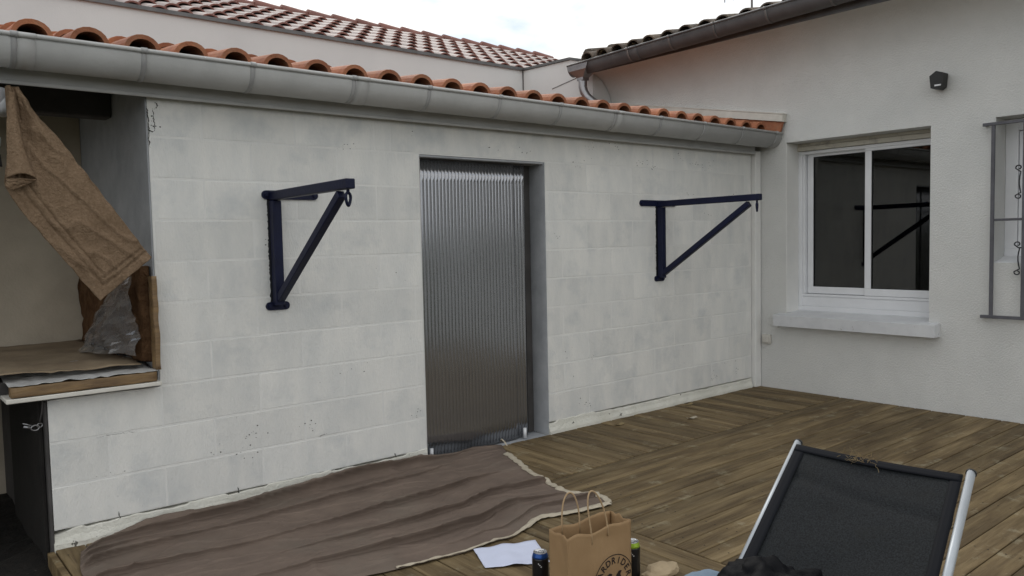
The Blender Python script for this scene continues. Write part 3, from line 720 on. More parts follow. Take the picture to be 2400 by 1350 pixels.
for v in fun.data.vertices:
    zz = v.co.z + W[fun].z
    if zz < 3.19:
        k = min(1, (3.19 - zz) / 0.09); yy = v.co.y + W[fun].y; v.co.y += (1.86 + (yy - 1.853) * 0.30 - yy) * k
tube('swan_neck', [(-0.445, 1.86, 3.10), (-0.445, 1.862, 3.05), (-0.445, 1.862, 3.00), (-0.44, 1.85, 2.95), (-0.425, 1.82, 2.895), (-0.40, 1.765, 2.84), (-0.37, 1.70, 2.79), (-0.34, 1.63, 2.74), (-0.31, 1.56, 2.70)], 0.045, 'bright_zinc', house, 16)
# roof of the house
S2 = 0.27
hz = lambda x: 3.262 + S2 * (x + 0.46)
hr = prism('roof', [(-0.42, hz(-0.42)), (4.5, hz(4.5)), (4.5, hz(4.5) - 0.02), (-0.42, hz(-0.42) - 0.02)], lambda u, v, t: V(u, t, v), -5.0, 1.86, 'roofbase', house)
TO = tile_mesh('tile', 'tile_old', Rr=0.084, Hh=0.074, p=0.210)
hu = V(1, 0, S2).normalized()
lay_tiles(hr, TO, 22, 12, (-0.485, 1.754, hz(-0.485) - 0.012), (0, -1, 0), hu, 0.210, 0.355, 0.012)
for k in range(11):
    x = -0.35 + k * 0.36
    tube('verge_tile', [(x, 1.875, hz(x) + 0.05), (x + 0.40, 1.875, hz(x + 0.40) + 0.03)], [0.075, 0.062], 'tile_old', hr, 10)
def straw(parent):
    vs_ = []; fs = []
    rng = random.Random(3)
    for k in range(140):
        y = rng.choice([-0.25, -0.35, 0.05, 0.3, 0.6, 0.85, 1.2, 1.5]) + rng.gauss(0, 0.05)
        p = V(-0.47 + rng.uniform(-0.015, 0.05), y, 3.300 + rng.uniform(-0.03, 0.04)); d = V(rng.gauss(0, 1), rng.gauss(0, 1), rng.gauss(0, 0.6)).normalized() * rng.uniform(0.02, 0.05); w = V(0, 0, 0.0016)
        b = len(vs_); vs_ += [p - w, p + d - w * 0.4, p + d + w * 0.4, p + w]; fs.append((b, b + 1, b + 2, b + 3))
    o = mk('straw', vs_, fs, 'leaf', parent); o['kind'] = 'stuff'; return o
straw(hr)

# ------------------------------------------------------------------ neighbouring building behind the shed
nb = empty('neighbour_building', (-3, 4.3, 0.0), 'taller building behind the shed with smooth white parapet and red tiled roof', 'building')
prism('parapet_wall', [(-0.15, 3.0), (3.39, 3.0), (3.39, 3.18), (-0.15, 3.18)], lambda u, v, t: V(t, v, u), -11.0, -0.292, 'smooth_render', nb)
prism('side_parapet', [(2.998, -0.15), (2.998, 3.385), (2.20, 3.365), (1.867, 3.272), (1.867, -0.15)], lambda u, v, t: V(t, u, v), -0.29, 0.30, 'smooth_render', nb)
prism('coping', [(2.98, 3.392), (3.20, 3.392), (3.20, 3.418), (2.975, 3.418), (2.975, 3.385), (2.98, 3.385)], lambda u, v, t: V(t, u, v), -11.0, -0.275, 'coping', nb)
prism('coping', [(2.974, 3.388), (2.974, 3.414), (2.20, 3.394), (1.85, 3.296), (1.85, 3.272), (2.20, 3.368)], lambda u, v, t: V(t, u, v), -0.308, 0.30, 'coping', nb)
box('corner_joint', (-0.300, 2.990, 2.7), (-0.2905, 2.9985, 3.386), 'coping', nb)
prism('joint_strip', [(2.50, 3.095), (2.08, 3.155), (2.08, 3.163), (2.50, 3.103)], lambda u, v, t: V(t, u, v), -0.294, -0.289, 'coping', nb)
S3 = 0.40
nz0 = 3.385
nr = prism('roof', [(3.20, nz0 - 0.03), (5.66, nz0 + 2.46 * S3 - 0.03), (5.66, nz0 + 2.46 * S3 - 0.06), (3.20, nz0 - 0.06)], lambda u, v, t: V(t, u, v), -7.0, 2.62, 'roofbase', nb)
prism('rear_slope', [(5.665, nz0 + 2.46 * S3 - 0.03), (8.2, nz0 - 0.03), (8.2, -0.15), (5.665, -0.15)], lambda u, v, t: V(t, u, v), -7.0, 2.62, 'tile_red', nb)
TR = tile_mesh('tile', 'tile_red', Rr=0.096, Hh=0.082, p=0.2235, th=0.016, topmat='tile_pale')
nu_ = V(0, 1, S3).normalized()
NX = 38
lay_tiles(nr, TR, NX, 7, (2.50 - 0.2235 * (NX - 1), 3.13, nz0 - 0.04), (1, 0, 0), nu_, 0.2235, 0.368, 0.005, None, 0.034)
rt = None
for k in range(24):
    x = 2.66 - 0.36 * k
    o = tube('ridge_tile', [(x, 5.66, nz0 + 2.46 * S3 + 0.025), (x - 0.40, 5.66, nz0 + 2.46 * S3 + 0.045)], [0.055, 0.070], 'tile_red', nr, 12)

# ------------------------------------------------------------------ wall brackets
def bracket(xc, label, bar0, bar1, plate0, plate1, tipx, tipy=-0.865):
    b = empty('wall_bracket', (xc, YA, 1.08), label, 'bracket', 'steel hanging brackets on the block wall')
    zt = 1.672
    box('post', (xc - 0.025, YA - 0.060, 1.075), (xc + 0.025, YA - 0.010, zt - 0.026), 'iron', b, 0.004)
    beam('arm', (xc, YA - 0.006, zt), (tipx, tipy, zt + 0.008), 0.047, 0.047, 'iron', b, bevel=0.004)
    beam('brace', (xc + 0.002, YA - 0.055, 1.115), (tipx, tipy + 0.095, zt - 0.035), 0.042, 0.042, 'iron', b, bevel=0.004)
    def strap_plate(name, x0, x1, z, h):
        n = 8; pts = []
        for k in range(n + 1): a = math.pi / 2 + math.pi * k / n; pts.append((x0 + h / 2 + math.cos(a) * h / 2, z + math.sin(a) * h / 2))
        for k in range(n + 1): a = -math.pi / 2 + math.pi * k / n; pts.append((x1 - h / 2 + math.cos(a) * h / 2, z + math.sin(a) * h / 2))
        p = prism(name, pts, lambda u, v, t: V(u, t, v), YA - 0.009, YA - 0.001, 'iron', b)
        for xx in (x0 + h / 2, x1 - h / 2):
            pp = [(xx + 0.011 * math.cos(a * math.pi / 3), z + 0.011 * math.sin(a * math.pi / 3)) for a in range(6)]
            prism('bolt', pp, lambda u, v, t: V(u, t, v), YA - 0.020, YA - 0.0085, 'iron', p)
        return p
    strap_plate('top_plate', bar0, bar1, 1.678, 0.048)
    strap_plate('foot_plate', plate0, plate1, 1.070, 0.046)
    # uneven paint left round the post on the wall
    n = 70; pts = []
    rng = random.Random(int(abs(xc) * 100))
    for k in range(n): pts.append((xc - 0.030 - 0.006 * rng.random() - 0.004 * abs(nz(k * 0.5)), lerp(1.06, 1.70, k / (n - 1))))
    for k in range(n): pts.append((xc + 0.027 + 0.002 * rng.random(), lerp(1.70, 1.06, k / (n - 1))))
    prism('paint_edge', pts, lambda u, v, t: V(u, t, v), YA - 0.0016, YA + 0.003, 'ironpaint', b)
    # eye
    e = Vector((tipx, tipy + 0.03, zt - 0.017))
    ring = [e + V(0.020 * math.sin(a) * (0.75 + 0.25 * math.cos(a + math.pi)), 0.020 * math.sin(a) * 0.3, -0.046 - 0.030 * math.cos(a + math.pi) * -1) for a in [2 * math.pi * k / 20 for k in range(20)]]
    eye = tube('eye_bolt', ring, 0.0072, 'iron', b, 8, True)
    tube('shank', [e + V(0, 0, 0.0), e + V(0, 0, -0.020)], 0.008, 'iron', eye, 8)
    return b
bracket(-4.672, 'blue-black steel triangular bracket left of the doorway', -4.735, -4.405, -4.735, -4.598, -4.672, -0.825)
bracket(-1.420, 'blue-black steel triangular bracket between doorway and house corner', -1.650, -1.20, -1.478, -1.355, -1.395)

# ------------------------------------------------------------------ ribbed panel closing the doorway
def ribbed(name, x0, x1, y, z0, z1, pitch, parent=None):
    n = int(round((x1 - x0) / pitch)); vs_ = []; fs = []; xs = []
    prof = [(0.0, -0.0009), (0.10, 0.0009), (0.25, 0.0013), (0.5, 0.0014), (0.75, 0.0013), (0.90, 0.0009)]
    for i in range(n):
        for u, d in prof: xs.append((x0 + (i + u) * (x1 - x0) / n, d))
    xs.append((x1, 0.0))
    m = len(xs); rows = 14
    for r in range(rows):
        z = lerp(z0, z1, r / (rows - 1))
        for x, d in xs: vs_.append(V(x, y - d + 0.004 * math.sin(z * 2.1 + 0.5) + 0.004 * nz(x * 3, z * 1.3), z))
    for r in range(rows - 1):
        for i in range(m - 1): fs.append((r * m + i, r * m + i + 1, (r + 1) * m + i + 1, (r + 1) * m + i))
    o = mk(name, vs_, fs, 'poly', parent, None, True)
    md = o.modifiers.new('thickness', 'SOLIDIFY'); md.thickness = 0.004; md.offset = 1
    return o
dp = empty('ribbed_door_panel', (-3.2, 0.18, 0.0), 'clear ribbed plastic sheet standing in the doorway', 'door panel')
ribbed('sheet', XD0 + 0.012, -2.905, 0.118, 0.004, 1.922, 0.027, dp)
ribbed('sheet', -2.940, -2.800, 0.131, 0.010, 1.925, 0.027, dp)
box('edge_strip', (XD0 + 0.010, 0.116, 1.924), (-2.80, 0.146, 1.934), 'darkwood', dp)
for x in (-3.655, -2.86): tube('peg', [(x, 0.093, 0.004), (x, 0.093, 0.075)], 0.012, 'pvc', dp, 10)

# ------------------------------------------------------------------ things on the house wall
lamp = empty('wall_lamp', (0, -1.54, 2.49), 'small black angular wall lamp above the sliding window', 'wall lamp')
box('mount_plate', (-0.022, -1.575, 2.50), (-0.001, -1.485, 2.60), 'black', lamp, 0.004)
lp = prism('lamp_body', [(-0.050, 0.0), (-0.062, 0.085), (-0.002, 0.115), (0.060, 0.098), (0.050, 0.005), (0.018, -0.012)], lambda u, v, t: V(t, -1.545 - u * 0.80, 2.487 + v * 1.08), -0.115, -0.020, 'black', lamp)
box('lens', (-0.121, -1.58, 2.497), (-0.114, -1.535, 2.508), 'pvc', lamp)

sw = empty('outdoor_socket', (-0.02, -0.045, 0.40), 'small ivory socket box low in the corner beside the window sill', 'socket')
box('housing', (-0.038, -0.088, 0.405), (-0.001, -0.004, 0.492), 'switch', sw, 0.006)
box('cover_flap', (-0.046, -0.076, 0.418), (-0.0375, -0.018, 0.480), 'switch', sw, 0.004)

gr = empty('window_grille', (-0.04, -2.3, 0.77), 'grey wrought iron window grille at the right edge', 'grille')
def gbar(y0, y1, z0, z1, name='bar'): return box(name, (-0.058, y0, z0), (-0.036, y1, z1), 'grille', gr, 0.002)
gbar(-2.80, -1.848, 2.163, 2.185, 'rail'); gbar(-2.80, -1.848, 0.757, 0.780, 'rail')
for y in (-1.918, -2.122, -2.33, -2.54, -2.75): box('bar', (-0.056, y - 0.012, 0.7805), (-0.038, y + 0.012, 2.1625), 'grille', gr, 0.002)
for a, b in ((-2.109, -1.931), (-2.317, -2.135), (-2.527, -2.343), (-2.737, -2.553)): box('crossbar', (-0.054, a, 1.470), (-0.040, b, 1.488), 'grille', gr, 0.002)
for z in (2.174, 0.768): box('wall_stub', (-0.0365, -1.870, z - 0.009), (-0.0005, -1.852, z + 0.009), 'grille', gr)
def scroll(y, zc, h, s):
    pts = []
    for k in range(15):
        a = -0.5 * math.pi + k / 14 * 1.55 * math.pi; r = 0.022 * (0.35 + 0.65 * k / 14)
        pts.append(V(-0.047, y + s * (0.024 - r * math.cos(a) * 1.0), zc + h / 2 - 0.03 + r * math.sin(a)))
    mid = [V(-0.047, y + s * (0.004 + 0.018 * math.sin(t * math.pi)), zc + h / 2 - 0.03 - t * (h - 0.06)) for t in (0.15, 0.3, 0.45, 0.6, 0.75, 0.88)]
    low = [V(p.x, p.y, 2 * zc - p.z) for p in pts[::-1]]
    return tube('scroll', pts + mid + low, 0.0048, 'scroll', gr, 6)
for y in (-2.11, -2.134, -2.53, -2.552):
    s = 1 if y in (-2.11, -2.53) else -1
    scroll(y, 1.745, 0.26, s); scroll(y, 1.200, 0.26, s)

# ------------------------------------------------------------------ niche: insulation, film, towel, pipe
ins = empty('insulation_board', (-5.64, 0.05, 0.745), 'wrapped ochre insulation board along the niche sill', 'insulation')
def board(name, a, b, mat, parent, amp):
    a = Vector(a); b = Vector(b); bm = bmesh.new(); add_box(bm, a, b)
    bmesh.ops.subdivide_edges(bm, edges=bm.edges[:], cuts=5, use_grid_fill=True)
    bmesh.ops.subdivide_edges(bm, edges=[e for e in bm.edges if e.calc_length() > 0.05], cuts=3, use_grid_fill=True)
    for v in bm.verts:
        n3 = Vector((nz(v.co.x * 14, v.co.y * 14, v.co.z * 14), nz(v.co.x * 14 + 7, v.co.y * 14, v.co.z * 14), nz(v.co.x * 14, v.co.y * 14 + 5, v.co.z * 14)))
        v.co += n3 * amp
    return mkbm(name, bm, mat, parent, True)
board('board', (-5.945, -0.004, 0.746), (-5.330, 0.060, 0.792), 'tape', ins, 0.003)
P = []
for i in range(40):
    x = lerp(-5.952, -5.325, i / 39); row = []
    for j in range(26):
        y = lerp(-0.008, 0.42, j / 25)
        row.append(V(x, y, 0.797 + 0.03 * sstep(0.08, 0.4, y) + 0.010 * abs(nz(x * 9, y * 12)) + 0.006 * nz(x * 30, y * 20)))
    P.append(row)
grid('wrapping', P, 'zinc', ins, 0.001)
wl = board('mineral_wool_batt', (-5.362, 0.10, 0.83), (-5.308, 1.47, 1.30), 'wool', None, 0.022); tag(wl, 'brown mineral wool batt against the niche side wall', 'insulation')
wl2 = board('insulation_strip', (-5.328, 0.004, 0.80), (-5.306, 0.075, 1.262), 'tape', None, 0.005); tag(wl2, 'narrow upright ochre insulation strip on the niche edge', 'insulation')
P = []
for i in range(60):
    x = lerp(-7.5, -5.37, i / 59); row = []
    for j in range(34):
        y = lerp(0.10, 1.48, j / 33)
        row.append(V(x, y, 0.826 + 0.012 * nz(x * 5, y * 5) + 0.010 * abs(nz(x * 11, y * 7)) + (0.02 * abs(nz(x * 14, y * 4)) if y < 0.5 else 0)))
    P.append(row)
cl = grid('ledge_cloth', P, 'ledge', None, 0.004); tag(cl, 'worn brown cloth covering the floor of the niche', 'cloth')
box('support', (-9.0, 0.15, 0.745), (-5.372, 1.488, 0.80), 'darkwood', cl)

P = []
for i in range(22):
    u = i / 21; row = []
    for j in range(20):
        v = j / 19
        y = lerp(0.03, lerp(0.50, 1.20, v), u); z = lerp(1.27 - 0.09 * u, 0.845 - 0.02 * u + 0.03 * (1 - u), v)
        bulge = 0.03 + 0.11 * math.sin(math.pi * min(1, u * 1.1)) * (0.3 + 0.7 * v)
        x = -5.385 - bulge + 0.035 * nz(u * 3.1, v * 2.2, 2) + 0.05 * abs(nz(u * 5.5 + v * 2, v * 2.5, 5)) - 0.03 * abs(nz(u * 8 - v * 5, v * 4, 8))
        row.append(V(x, y, z + 0.02 * nz(u * 4, v * 4, 4)))
    P.append(row)
tag(grid('plastic_film', P, 'film', None, 0.0, False), 'crumpled clear plastic film hanging in the niche below the towel', 'plastic film')

tw = empty('towel', (-5.66, -0.02, 1.16), 'brown terry towel hanging diagonally across the niche opening', 'towel')
rightE = [(-5.858, 2.112), (-5.800, 2.010), (-5.70, 1.885), (-5.52, 1.62), (-5.334, 1.356)]
leftE = [(-5.905, 2.112), (-5.905, 1.95), (-5.915, 1.80), (-5.928, 1.685), (-5.86, 1.56), (-5.72, 1.365), (-5.569, 1.160)]
NU, NV = 110, 60
P = []
for i in range(NU):
    u = i / (NU - 1); a = curve_at([(p[0], 0, p[1]) for p in leftE], u); b = curve_at([(p[0], 0, p[1]) for p in rightE], u)
    row = []
    for j in range(NV):
        v = j / (NV - 1); p = lerp(a, b, v)
        wd = (b - a).length
        y = -0.050 + 0.030 * sstep(0.5, 1.0, u) - 0.020 * math.sin(v * math.pi) * (1 - 0.5 * u) + 0.014 * nz(u * 6, v * 3, 1) * (1 - u * 0.5)
        y -= 0.016 * math.sin(v * 9 + u * 5) * sstep(0.6, 0.0, u)
        y += 0.010 * nz(u * 14 + v * 6, v * 4, 8) - 0.009 * max(0, 1 - abs(nz(u * 4 - v * 1.5, v * 2.2 + u, 3)) * 5) ** 2 - 0.005 * max(0, 1 - abs(nz(u * 7 + v * 2.5, v * 3 - u * 2, 9)) * 5) ** 2
        # woven border bands
        db = (1 - u) * 1.02; dl = v * wd; dr = (1 - v) * wd
        for dd, depth in ((0.055, 0.009), (0.085, 0.009)):
            m = min(abs(db - dd) if (dl > dd * 0.9 and dr > 0) else 9, abs(dl - dd) if db > dd * 0.9 and u > 0.35 else 9)
            if m < 0.009: y += depth * (1 - m / 0.009)
        p = V(p.x, y, p.z + 0.006 * nz(u * 20, v * 3, 3)); row.append(p)
    P.append(row)
grid('towel_cloth', P, 'towel', tw, 0.007)
P = []
lf = [(-5.897, 2.085), (-5.912, 1.95), (-5.918, 1.82), (-5.925, 1.715)]; rf_ = [(-5.880, 2.085), (-5.868, 1.96), (-5.848, 1.83), (-5.812, 1.712)]
for i in range(40):
    u = i / 39; a = curve_at([(p[0], 0, p[1]) for p in lf], u); b = curve_at([(p[0], 0, p[1]) for p in rf_], u); row = []
    for j in range(20):
        v = j / 19; p = lerp(a, b, v)
        row.append(V(p.x, -0.086 - 0.025 * math.sin(math.pi * v) * (0.3 + u) - 0.012 * u + 0.022 * sstep(0.85, 1, v) + 0.004 * nz(u * 8, v * 4, 6), p.z - 0.02 * math.sin(math.pi * v) * u * -1))
    P.append(row)
grid('folded_flap', P, 'towel', tw, 0.007)
P = []
for i in range(24):
    u = i / 23; row = []
    for j in range(20):
        v = j / 19
        x = lerp(lerp(-5.925, -5.930, u), lerp(-5.812, -5.90, u), v); z = lerp(lerp(1.715, 1.675, u), lerp(1.712, 1.665, u), v)
        row.append(V(x, -0.092 - 0.02 * math.sin(math.pi * v) * (1 - u) + 0.006 * nz(u * 5, v * 5), z))
    P.append(row)
grid('folded_corner', P, 'towel', tw, 0.006)

dpipe = empty('downpipe', (-5.95, -0.1, 2.0), 'pale grey downpipe elbow at the left end of the gutter', 'downpipe')
tube('elbow', [(-6.16, -0.15, 2.24), (-6.12, -0.13, 2.18), (-6.05, -0.08, 2.13), (-5.96, -0.01, 2.09), (-5.89, 0.05, 2.045)], 0.048, 'pvc', dpipe, 14)
tube('collar', [(-5.935, 0.012, 2.075), (-5.885, 0.055, 2.04)], 0.054, 'pvc', dpipe, 14)
tl = empty('hanging_brush', (-5.935, 0.02, 1.80), 'small brush with white and blue handle hanging behind the towel', 'brush')
tube('handle', [(-5.935, 0.03, 2.02), (-5.937, 0.03, 1.905)], 0.010, 'darkwood', tl, 8)
tube('ferrule', [(-5.937, 0.03, 1.903), (-5.938, 0.03, 1.865)], 0.015, 'pvc', tl, 10)
tube('grip', [(-5.938, 0.03, 1.863), (-5.936, 0.03, 1.83)], [0.012, 0.007], 'blueplastic', tl, 8)
tube('bristles', [(-5.936, 0.03, 1.828), (-5.938, 0.03, 1.775)], [0.010, 0.016], 'darkwood', tl, 8)

# clip hanging on the dark passage wall
ck = empty('chain_clip', (-5.84, 0.2, 0.55), 'steel spring clip and rings hanging in the dark gap under the sill', 'clip')
def ring_pts(c, r, ax, n=18): return [Vector(c) + V(r * math.cos(2 * math.pi * k / n) * ax[0], r * math.cos(2 * math.pi * k / n) * ax[1], r * math.sin(2 * math.pi * k / n) * 0.7) for k in range(n)]
tube('ring', ring_pts((-5.852, 0.05, 0.590), 0.017, (1, 0.2)), 0.003, 'bright_zinc', ck, 6, True)
tube('ring', ring_pts((-5.832, 0.06, 0.597), 0.013, (0.9, 0.4)), 0.0028, 'bright_zinc', ck, 6, True)
tube('hook', [(-5.900, 0.05, 0.617), (-5.886, 0.05, 0.612), (-5.866, 0.05, 0.602)], 0.0032, 'bright_zinc', ck, 6)
tube('snap', [(-5.897, 0.05, 0.602), (-5.872, 0.05, 0.594)], 0.006, 'bright_zinc', ck, 8)
tube('cord', [(-5.832, 0.06, 0.606), (-5.822, 0.05, 0.66), (-5.820, 0.03, 0.722)], 0.003, 'darkwood', ck, 6)
bk = box('backing_board', (XL - 0.030, 0.10, -0.10), (XL - 0.014, 1.02, 0.705), 'dark', None, 0.002); tag(bk, 'black board covering the wall end in the passage under the sill', 'board')

# ------------------------------------------------------------------ dust sheet on the deck
back = [(-5.716, -0.074), (-5.62, 0.00), (-5.45, 0.028), (-5.2, 0.030), (-4.951, 0.030), (-4.679, 0.032), (-4.509, 0.030), (-4.359, 0.028), (-3.977, 0.030), (-3.759, 0.034), (-3.519, 0.058), (-3.315, 0.096), (-3.111, 0.051)]
rightc = [(-3.111, 0.051), (-3.219, -0.148), (-3.299, -0.351), (-3.393, -0.58), (-3.452, -0.814), (-3.489, -0.992), (-3.406, -1.173), (-3.465, -1.29)]
front = [(-5.811, -0.969), (-5.468, -1.1), (-5.151, -1.166), (-4.92, -1.198), (-4.794, -1.227), (-4.578, -1.262), (-4.411, -1.287), (-4.229, -1.276), (-4.14, -1.293), (-3.99, -1.243), (-3.864, -1.197), (-3.687, -1.261), (-3.465, -1.29)]
leftc = [(-5.716, -0.074), (-5.762, -0.29), (-5.776, -0.455), (-5.80, -0.744), (-5.811, -0.969)]
def c2(pts, t): return curve_at([(p[0], p[1], 0) for p in pts], t)
NU, NV = 240, 300
def coons(u, v):
    a = lerp(c2(back, u), c2(front, u), v); b = lerp(c2(leftc, v), c2(rightc, v), u)
    c00, c10, c01, c11 = c2(back, 0), c2(back, 1), c2(front, 0), c2(front, 1)
    c = lerp(lerp(c00, c10, u), lerp(c01, c11, u), v)
    return a + b - c
def ridge(t): return (1 - abs(t)) 
FOLDS = [(0.05, 0.02, .026, .9), (0.13, 0.05, .046, .3), (0.25, 0.10, .036, .5), (0.47, 0.40, .046, .7), (0.63, 0.62, .020, .9), (0.80, 0.79, .046, .6), (0.91, 0.90, .020, .1)]
def dust_h(u, v, p):
    h = 0.006; push = 0.0
    for k, (a_, b_, hh, ph) in enumerate(FOLDS):
        vc = lerp(a_, b_, u) + 0.030 * nz(u * 2.2, k * 3.7 + 0.4) + 0.006 * nz(u * 7, k * 5.1 + 0.3)
        amp = 1.75 * hh * min(1.25, max(0, 0.62 + 1.5 * nz(u * 1.7 + ph * 5, k * 9.3 + 0.2, 2.5))); d = v - vc
        bw = 0.10 * (1 + 0.5 * nz(u * 4, k + 0.5))
        if d < 0: f = max(0, 1 + d / bw); f = f * f * (1.6 - 0.6 * f)
        else: f = max(0, 1 - d / 0.008); f = f * f * (3 - 2 * f)
        h += amp * f; push += amp * f * f * 0.7
    w3 = nz(p.x * 3 + p.y * 7, p.y * 5 - p.x * 2, 7); w4 = nz(p.x * 7 - p.y * 6, p.y * 9 + p.x * 4, 2)
    h += 0.006 * max(0, 1 - abs(w3) * 7) ** 2 + 0.003 * max(0, 1 - abs(w4) * 7) ** 2 + 0.005 * (0.5 + nz(p.x * 2, p.y * 4, 1))
    edge = min(sstep(0, 0.05, 1 - v), sstep(0, 0.03, u), sstep(0, 0.03, 1 - u))
    h = 0.006 + (h - 0.006) * (0.30 + 0.70 * edge)
    bk_ = 1 - sstep(0.0, 0.06, v)
    h += bk_ * (0.030 + 0.03 * nz(u * 6, 3.3)) * sstep(0.03, 0.16, u) * (1 - sstep(0.72, 0.85, u))
    return max(0.005, h), push * edge
P = []; Pd = {}
for i in range(NU):
    u = i / (NU - 1); row = []
    for j in range(NV):
        v = j / (NV - 1); p = coons(u, v); h, push = dust_h(u, v, p)
        q = V(p.x, p.y - push, h)
        if XL < q.x and not (XD0 < q.x < XD1): q.y = min(q.y, 0.036)
        row.append(q)
    P.append(row)
ds = grid('dust_sheet', P, 'dust', None, 0.0025); tag(ds, 'taupe dust sheet with cream hem spread along the foot of the wall', 'dust sheet')
def ribbon(name, pts, inward, wfun, mat, parent):
    Q = []
    n = len(pts)
    for i, p in enumerate(pts):
        a = pts[max(i - 1, 0)]; b = pts[min(i + 1, n - 1)]; d = (b - a); d.z = 0; d.normalize(); nn = V(-d.y, d.x, 0) * inward
        w = wfun(i / (n - 1)); row = []
        for k in range(5):
            t = k / 4; row.append(p + nn * w * (t - 0.35) + V(0, 0, 0.005 + 0.004 * math.sin(t * math.pi) + 0.006 * nz(i * 0.25, t * 3)))
        Q.append(row)
    return grid(name, Q, mat, parent, 0.0015)
rp_ = [P[-1][int(round(t * (NV - 1)))].copy() for t in [k / 90 for k in range(90 + 1)]]
rp_ = [p + V(0.018 * nz(k * 0.35, 2), 0.01 * nz(k * 0.4, 7), 0.0) for k, p in enumerate(rp_)][14:]
ribbon('hem', rp_, -1, lambda t: 0.034 + 0.040 * abs(nz(t * 14, 1)), 'hem', ds)
fp = [P[i][-1].copy() for i in range(int(NU * 0.46), NU)]
fp = [p + V(0, 0.010 * nz(k * 0.12, 3), 0) for k, p in enumerate(fp)]
ribbon('hem', fp, 1, lambda t: 0.012 + 0.034 * sstep(0.40, 0.75, t) + 0.008 * nz(t * 20, 4), 'hem', ds)
tq = [V(-3.128, 0.03, 0.03), V(-3.150, 0.00, 0.055), V(-3.165, -0.045, 0.05), V(-3.175, -0.09, 0.03)]
ribbon('hem', tq, 1, lambda t: 0.022 - 0.014 * t, 'hem', ds)

# sheet of paper
pp = [(-4.364, -1.279), (-4.238, -1.349), (-4.09, -1.396), (-4.128, -1.532), (-4.234, -1.612), (-4.322, -1.567), (-4.451, -1.485)]
A_, B_, C_, D_ = V(-4.364, -1.285, 0), V(-4.085, -1.396, 0), V(-4.205, -1.628, 0), V(-4.451, -1.485, 0)
P = []
for i in range(24):
    u = i / 23; row = []
    for j in range(18):
        v = j / 17; p = lerp(lerp(A_, B_, u), lerp(D_, C_, u), v)
        z = 0.006 + 0.010 * max(0, 1 - abs(u - 0.45) * 5) + 0.004 * nz(u * 4, v * 4) + 0.010 * (u - 0.5) ** 2
        row.append(V(p.x, p.y, max(0.004, z)))
    P.append(row)
tag(grid('paper_sheet', P, 'paper', None, 0.0006), 'blank white sheet of paper on the deck beside the dust sheet', 'paper')

# ------------------------------------------------------------------ paper bag
bag = empty('paper_bag', (-4.33, -2.0, 0.0), 'brown kraft paper bag with twisted handles and round black print', 'paper bag')
LB, LF, RF, RB = V(-4.478, -1.926, 0), V(-4.497, -2.048, 0), V(-4.178, -2.070, 0), V(-4.160, -1.948, 0)
HB = 0.302
def bag_wall(name, a, b, amp, seed, gusset=0.0, out=1):
    d = (b - a); nn = V(d.y, -d.x, 0).normalized(); P = []
    for i in range(25):
        u = i / 24; row = []
        for j in range(25):
            v = j / 24
            off = amp * nz(u * 3, v * 3, seed) * math.sin(math.pi * u) + 0.006 * nz(u * 2, v * 6, seed + 3) * math.sin(math.pi * u) * v
            off -= gusset * (1 - abs(2 * u - 1)) * (1 - 0.5 * v)
            row.append(a + d * u + nn * off + V(0, 0, 0.002 + HB * v + (0.006 * math.sin(u * 9 + seed) * math.sin(math.pi * u) + 0.010 * nz(u * 4, seed)) * sstep(0.7, 1.0, v)))
        P.append(row)
    return grid(name, P, 'kraft', bag, 0.0012), P
fw, FP = bag_wall('front_panel', LF, RF, 0.008, 1)
bw, BP = bag_wall('back_panel', RB, LB, 0.014, 5)
bag_wall('side_gusset', LB, LF, 0.003, 2, 0.012); bag_wall('side_gusset', RF, RB, 0.003, 3, 0.012)
box('base', (-4.49, -2.06, 0.001), (-4.17, -1.94, 0.003), 'kraft', bag)
def handle(P_, u0, u1, ht, lean, inward):
    p0 = P_[int(u0 * 24)][23]; p1 = P_[int(u1 * 24)][23]; pts = [p0 + V(0, 0, -0.03), p0]
    for k in range(1, 20):
        a = math.pi * k / 20; c = (p0 + p1) / 2; hd = (p1 - p0) / 2
        pts.append(c - hd * math.cos(a) * (1.0 - 0.0 * math.sin(a)) + V(lean[0], lean[1], 0) * math.sin(a) + V(0, 0, ht * math.sin(a) ** 0.8))
    pts += [p1, p1 + V(0, 0, -0.03)]
    return tube('handle', pts, 0.0032, 'twine', bag, 6)
handle(FP, 0.40, 0.66, 0.165, (-0.035, 0.01), 1)
handle(BP, 0.58, 0.83, 0.135, (-0.005, 0.0), 1)
# printed round emblem on the front panel (lettering on an arc)
fd = (RF - LF); fl_ = fd.length; fdn = fd.normalized(); fnn = V(fd.y, -fd.x, 0).normalized()
EC_U, EC_Z, ER = 0.222, 0.085, 0.103
def on_front(u, z):
    uu = min(max((EC_U + u) / fl_, 0), 1); fi = uu * 24; i = min(23, int(fi)); k = fi - i
    fv = (EC_Z + z - 0.002) / HB * 24; j = min(23, max(0, int(fv))); m = fv - j
    p = lerp(lerp(FP[i][j], FP[i + 1][j], k), lerp(FP[i][j + 1], FP[i + 1][j + 1], k), m)
    return p + fnn * 0.0022
vs_ = []; fs = []
n = 72
for k in range(n + 1):
    a = 2 * math.pi * k / n
    for r in (ER - 0.0017, ER + 0.0017):
        u, z = r * math.cos(a), r * math.sin(a)
        vs_.append(on_front(min(u, fl_ - EC_U - 0.002), max(z, -EC_Z + 0.004)))
for k in range(n): fs.append((2 * k, 2 * k + 1, 2 * k + 3, 2 * k + 2))
mk('printed_ring', vs_, fs, 'ink', bag)
word = 'BOARDRIDERS'
step = R(20.2)
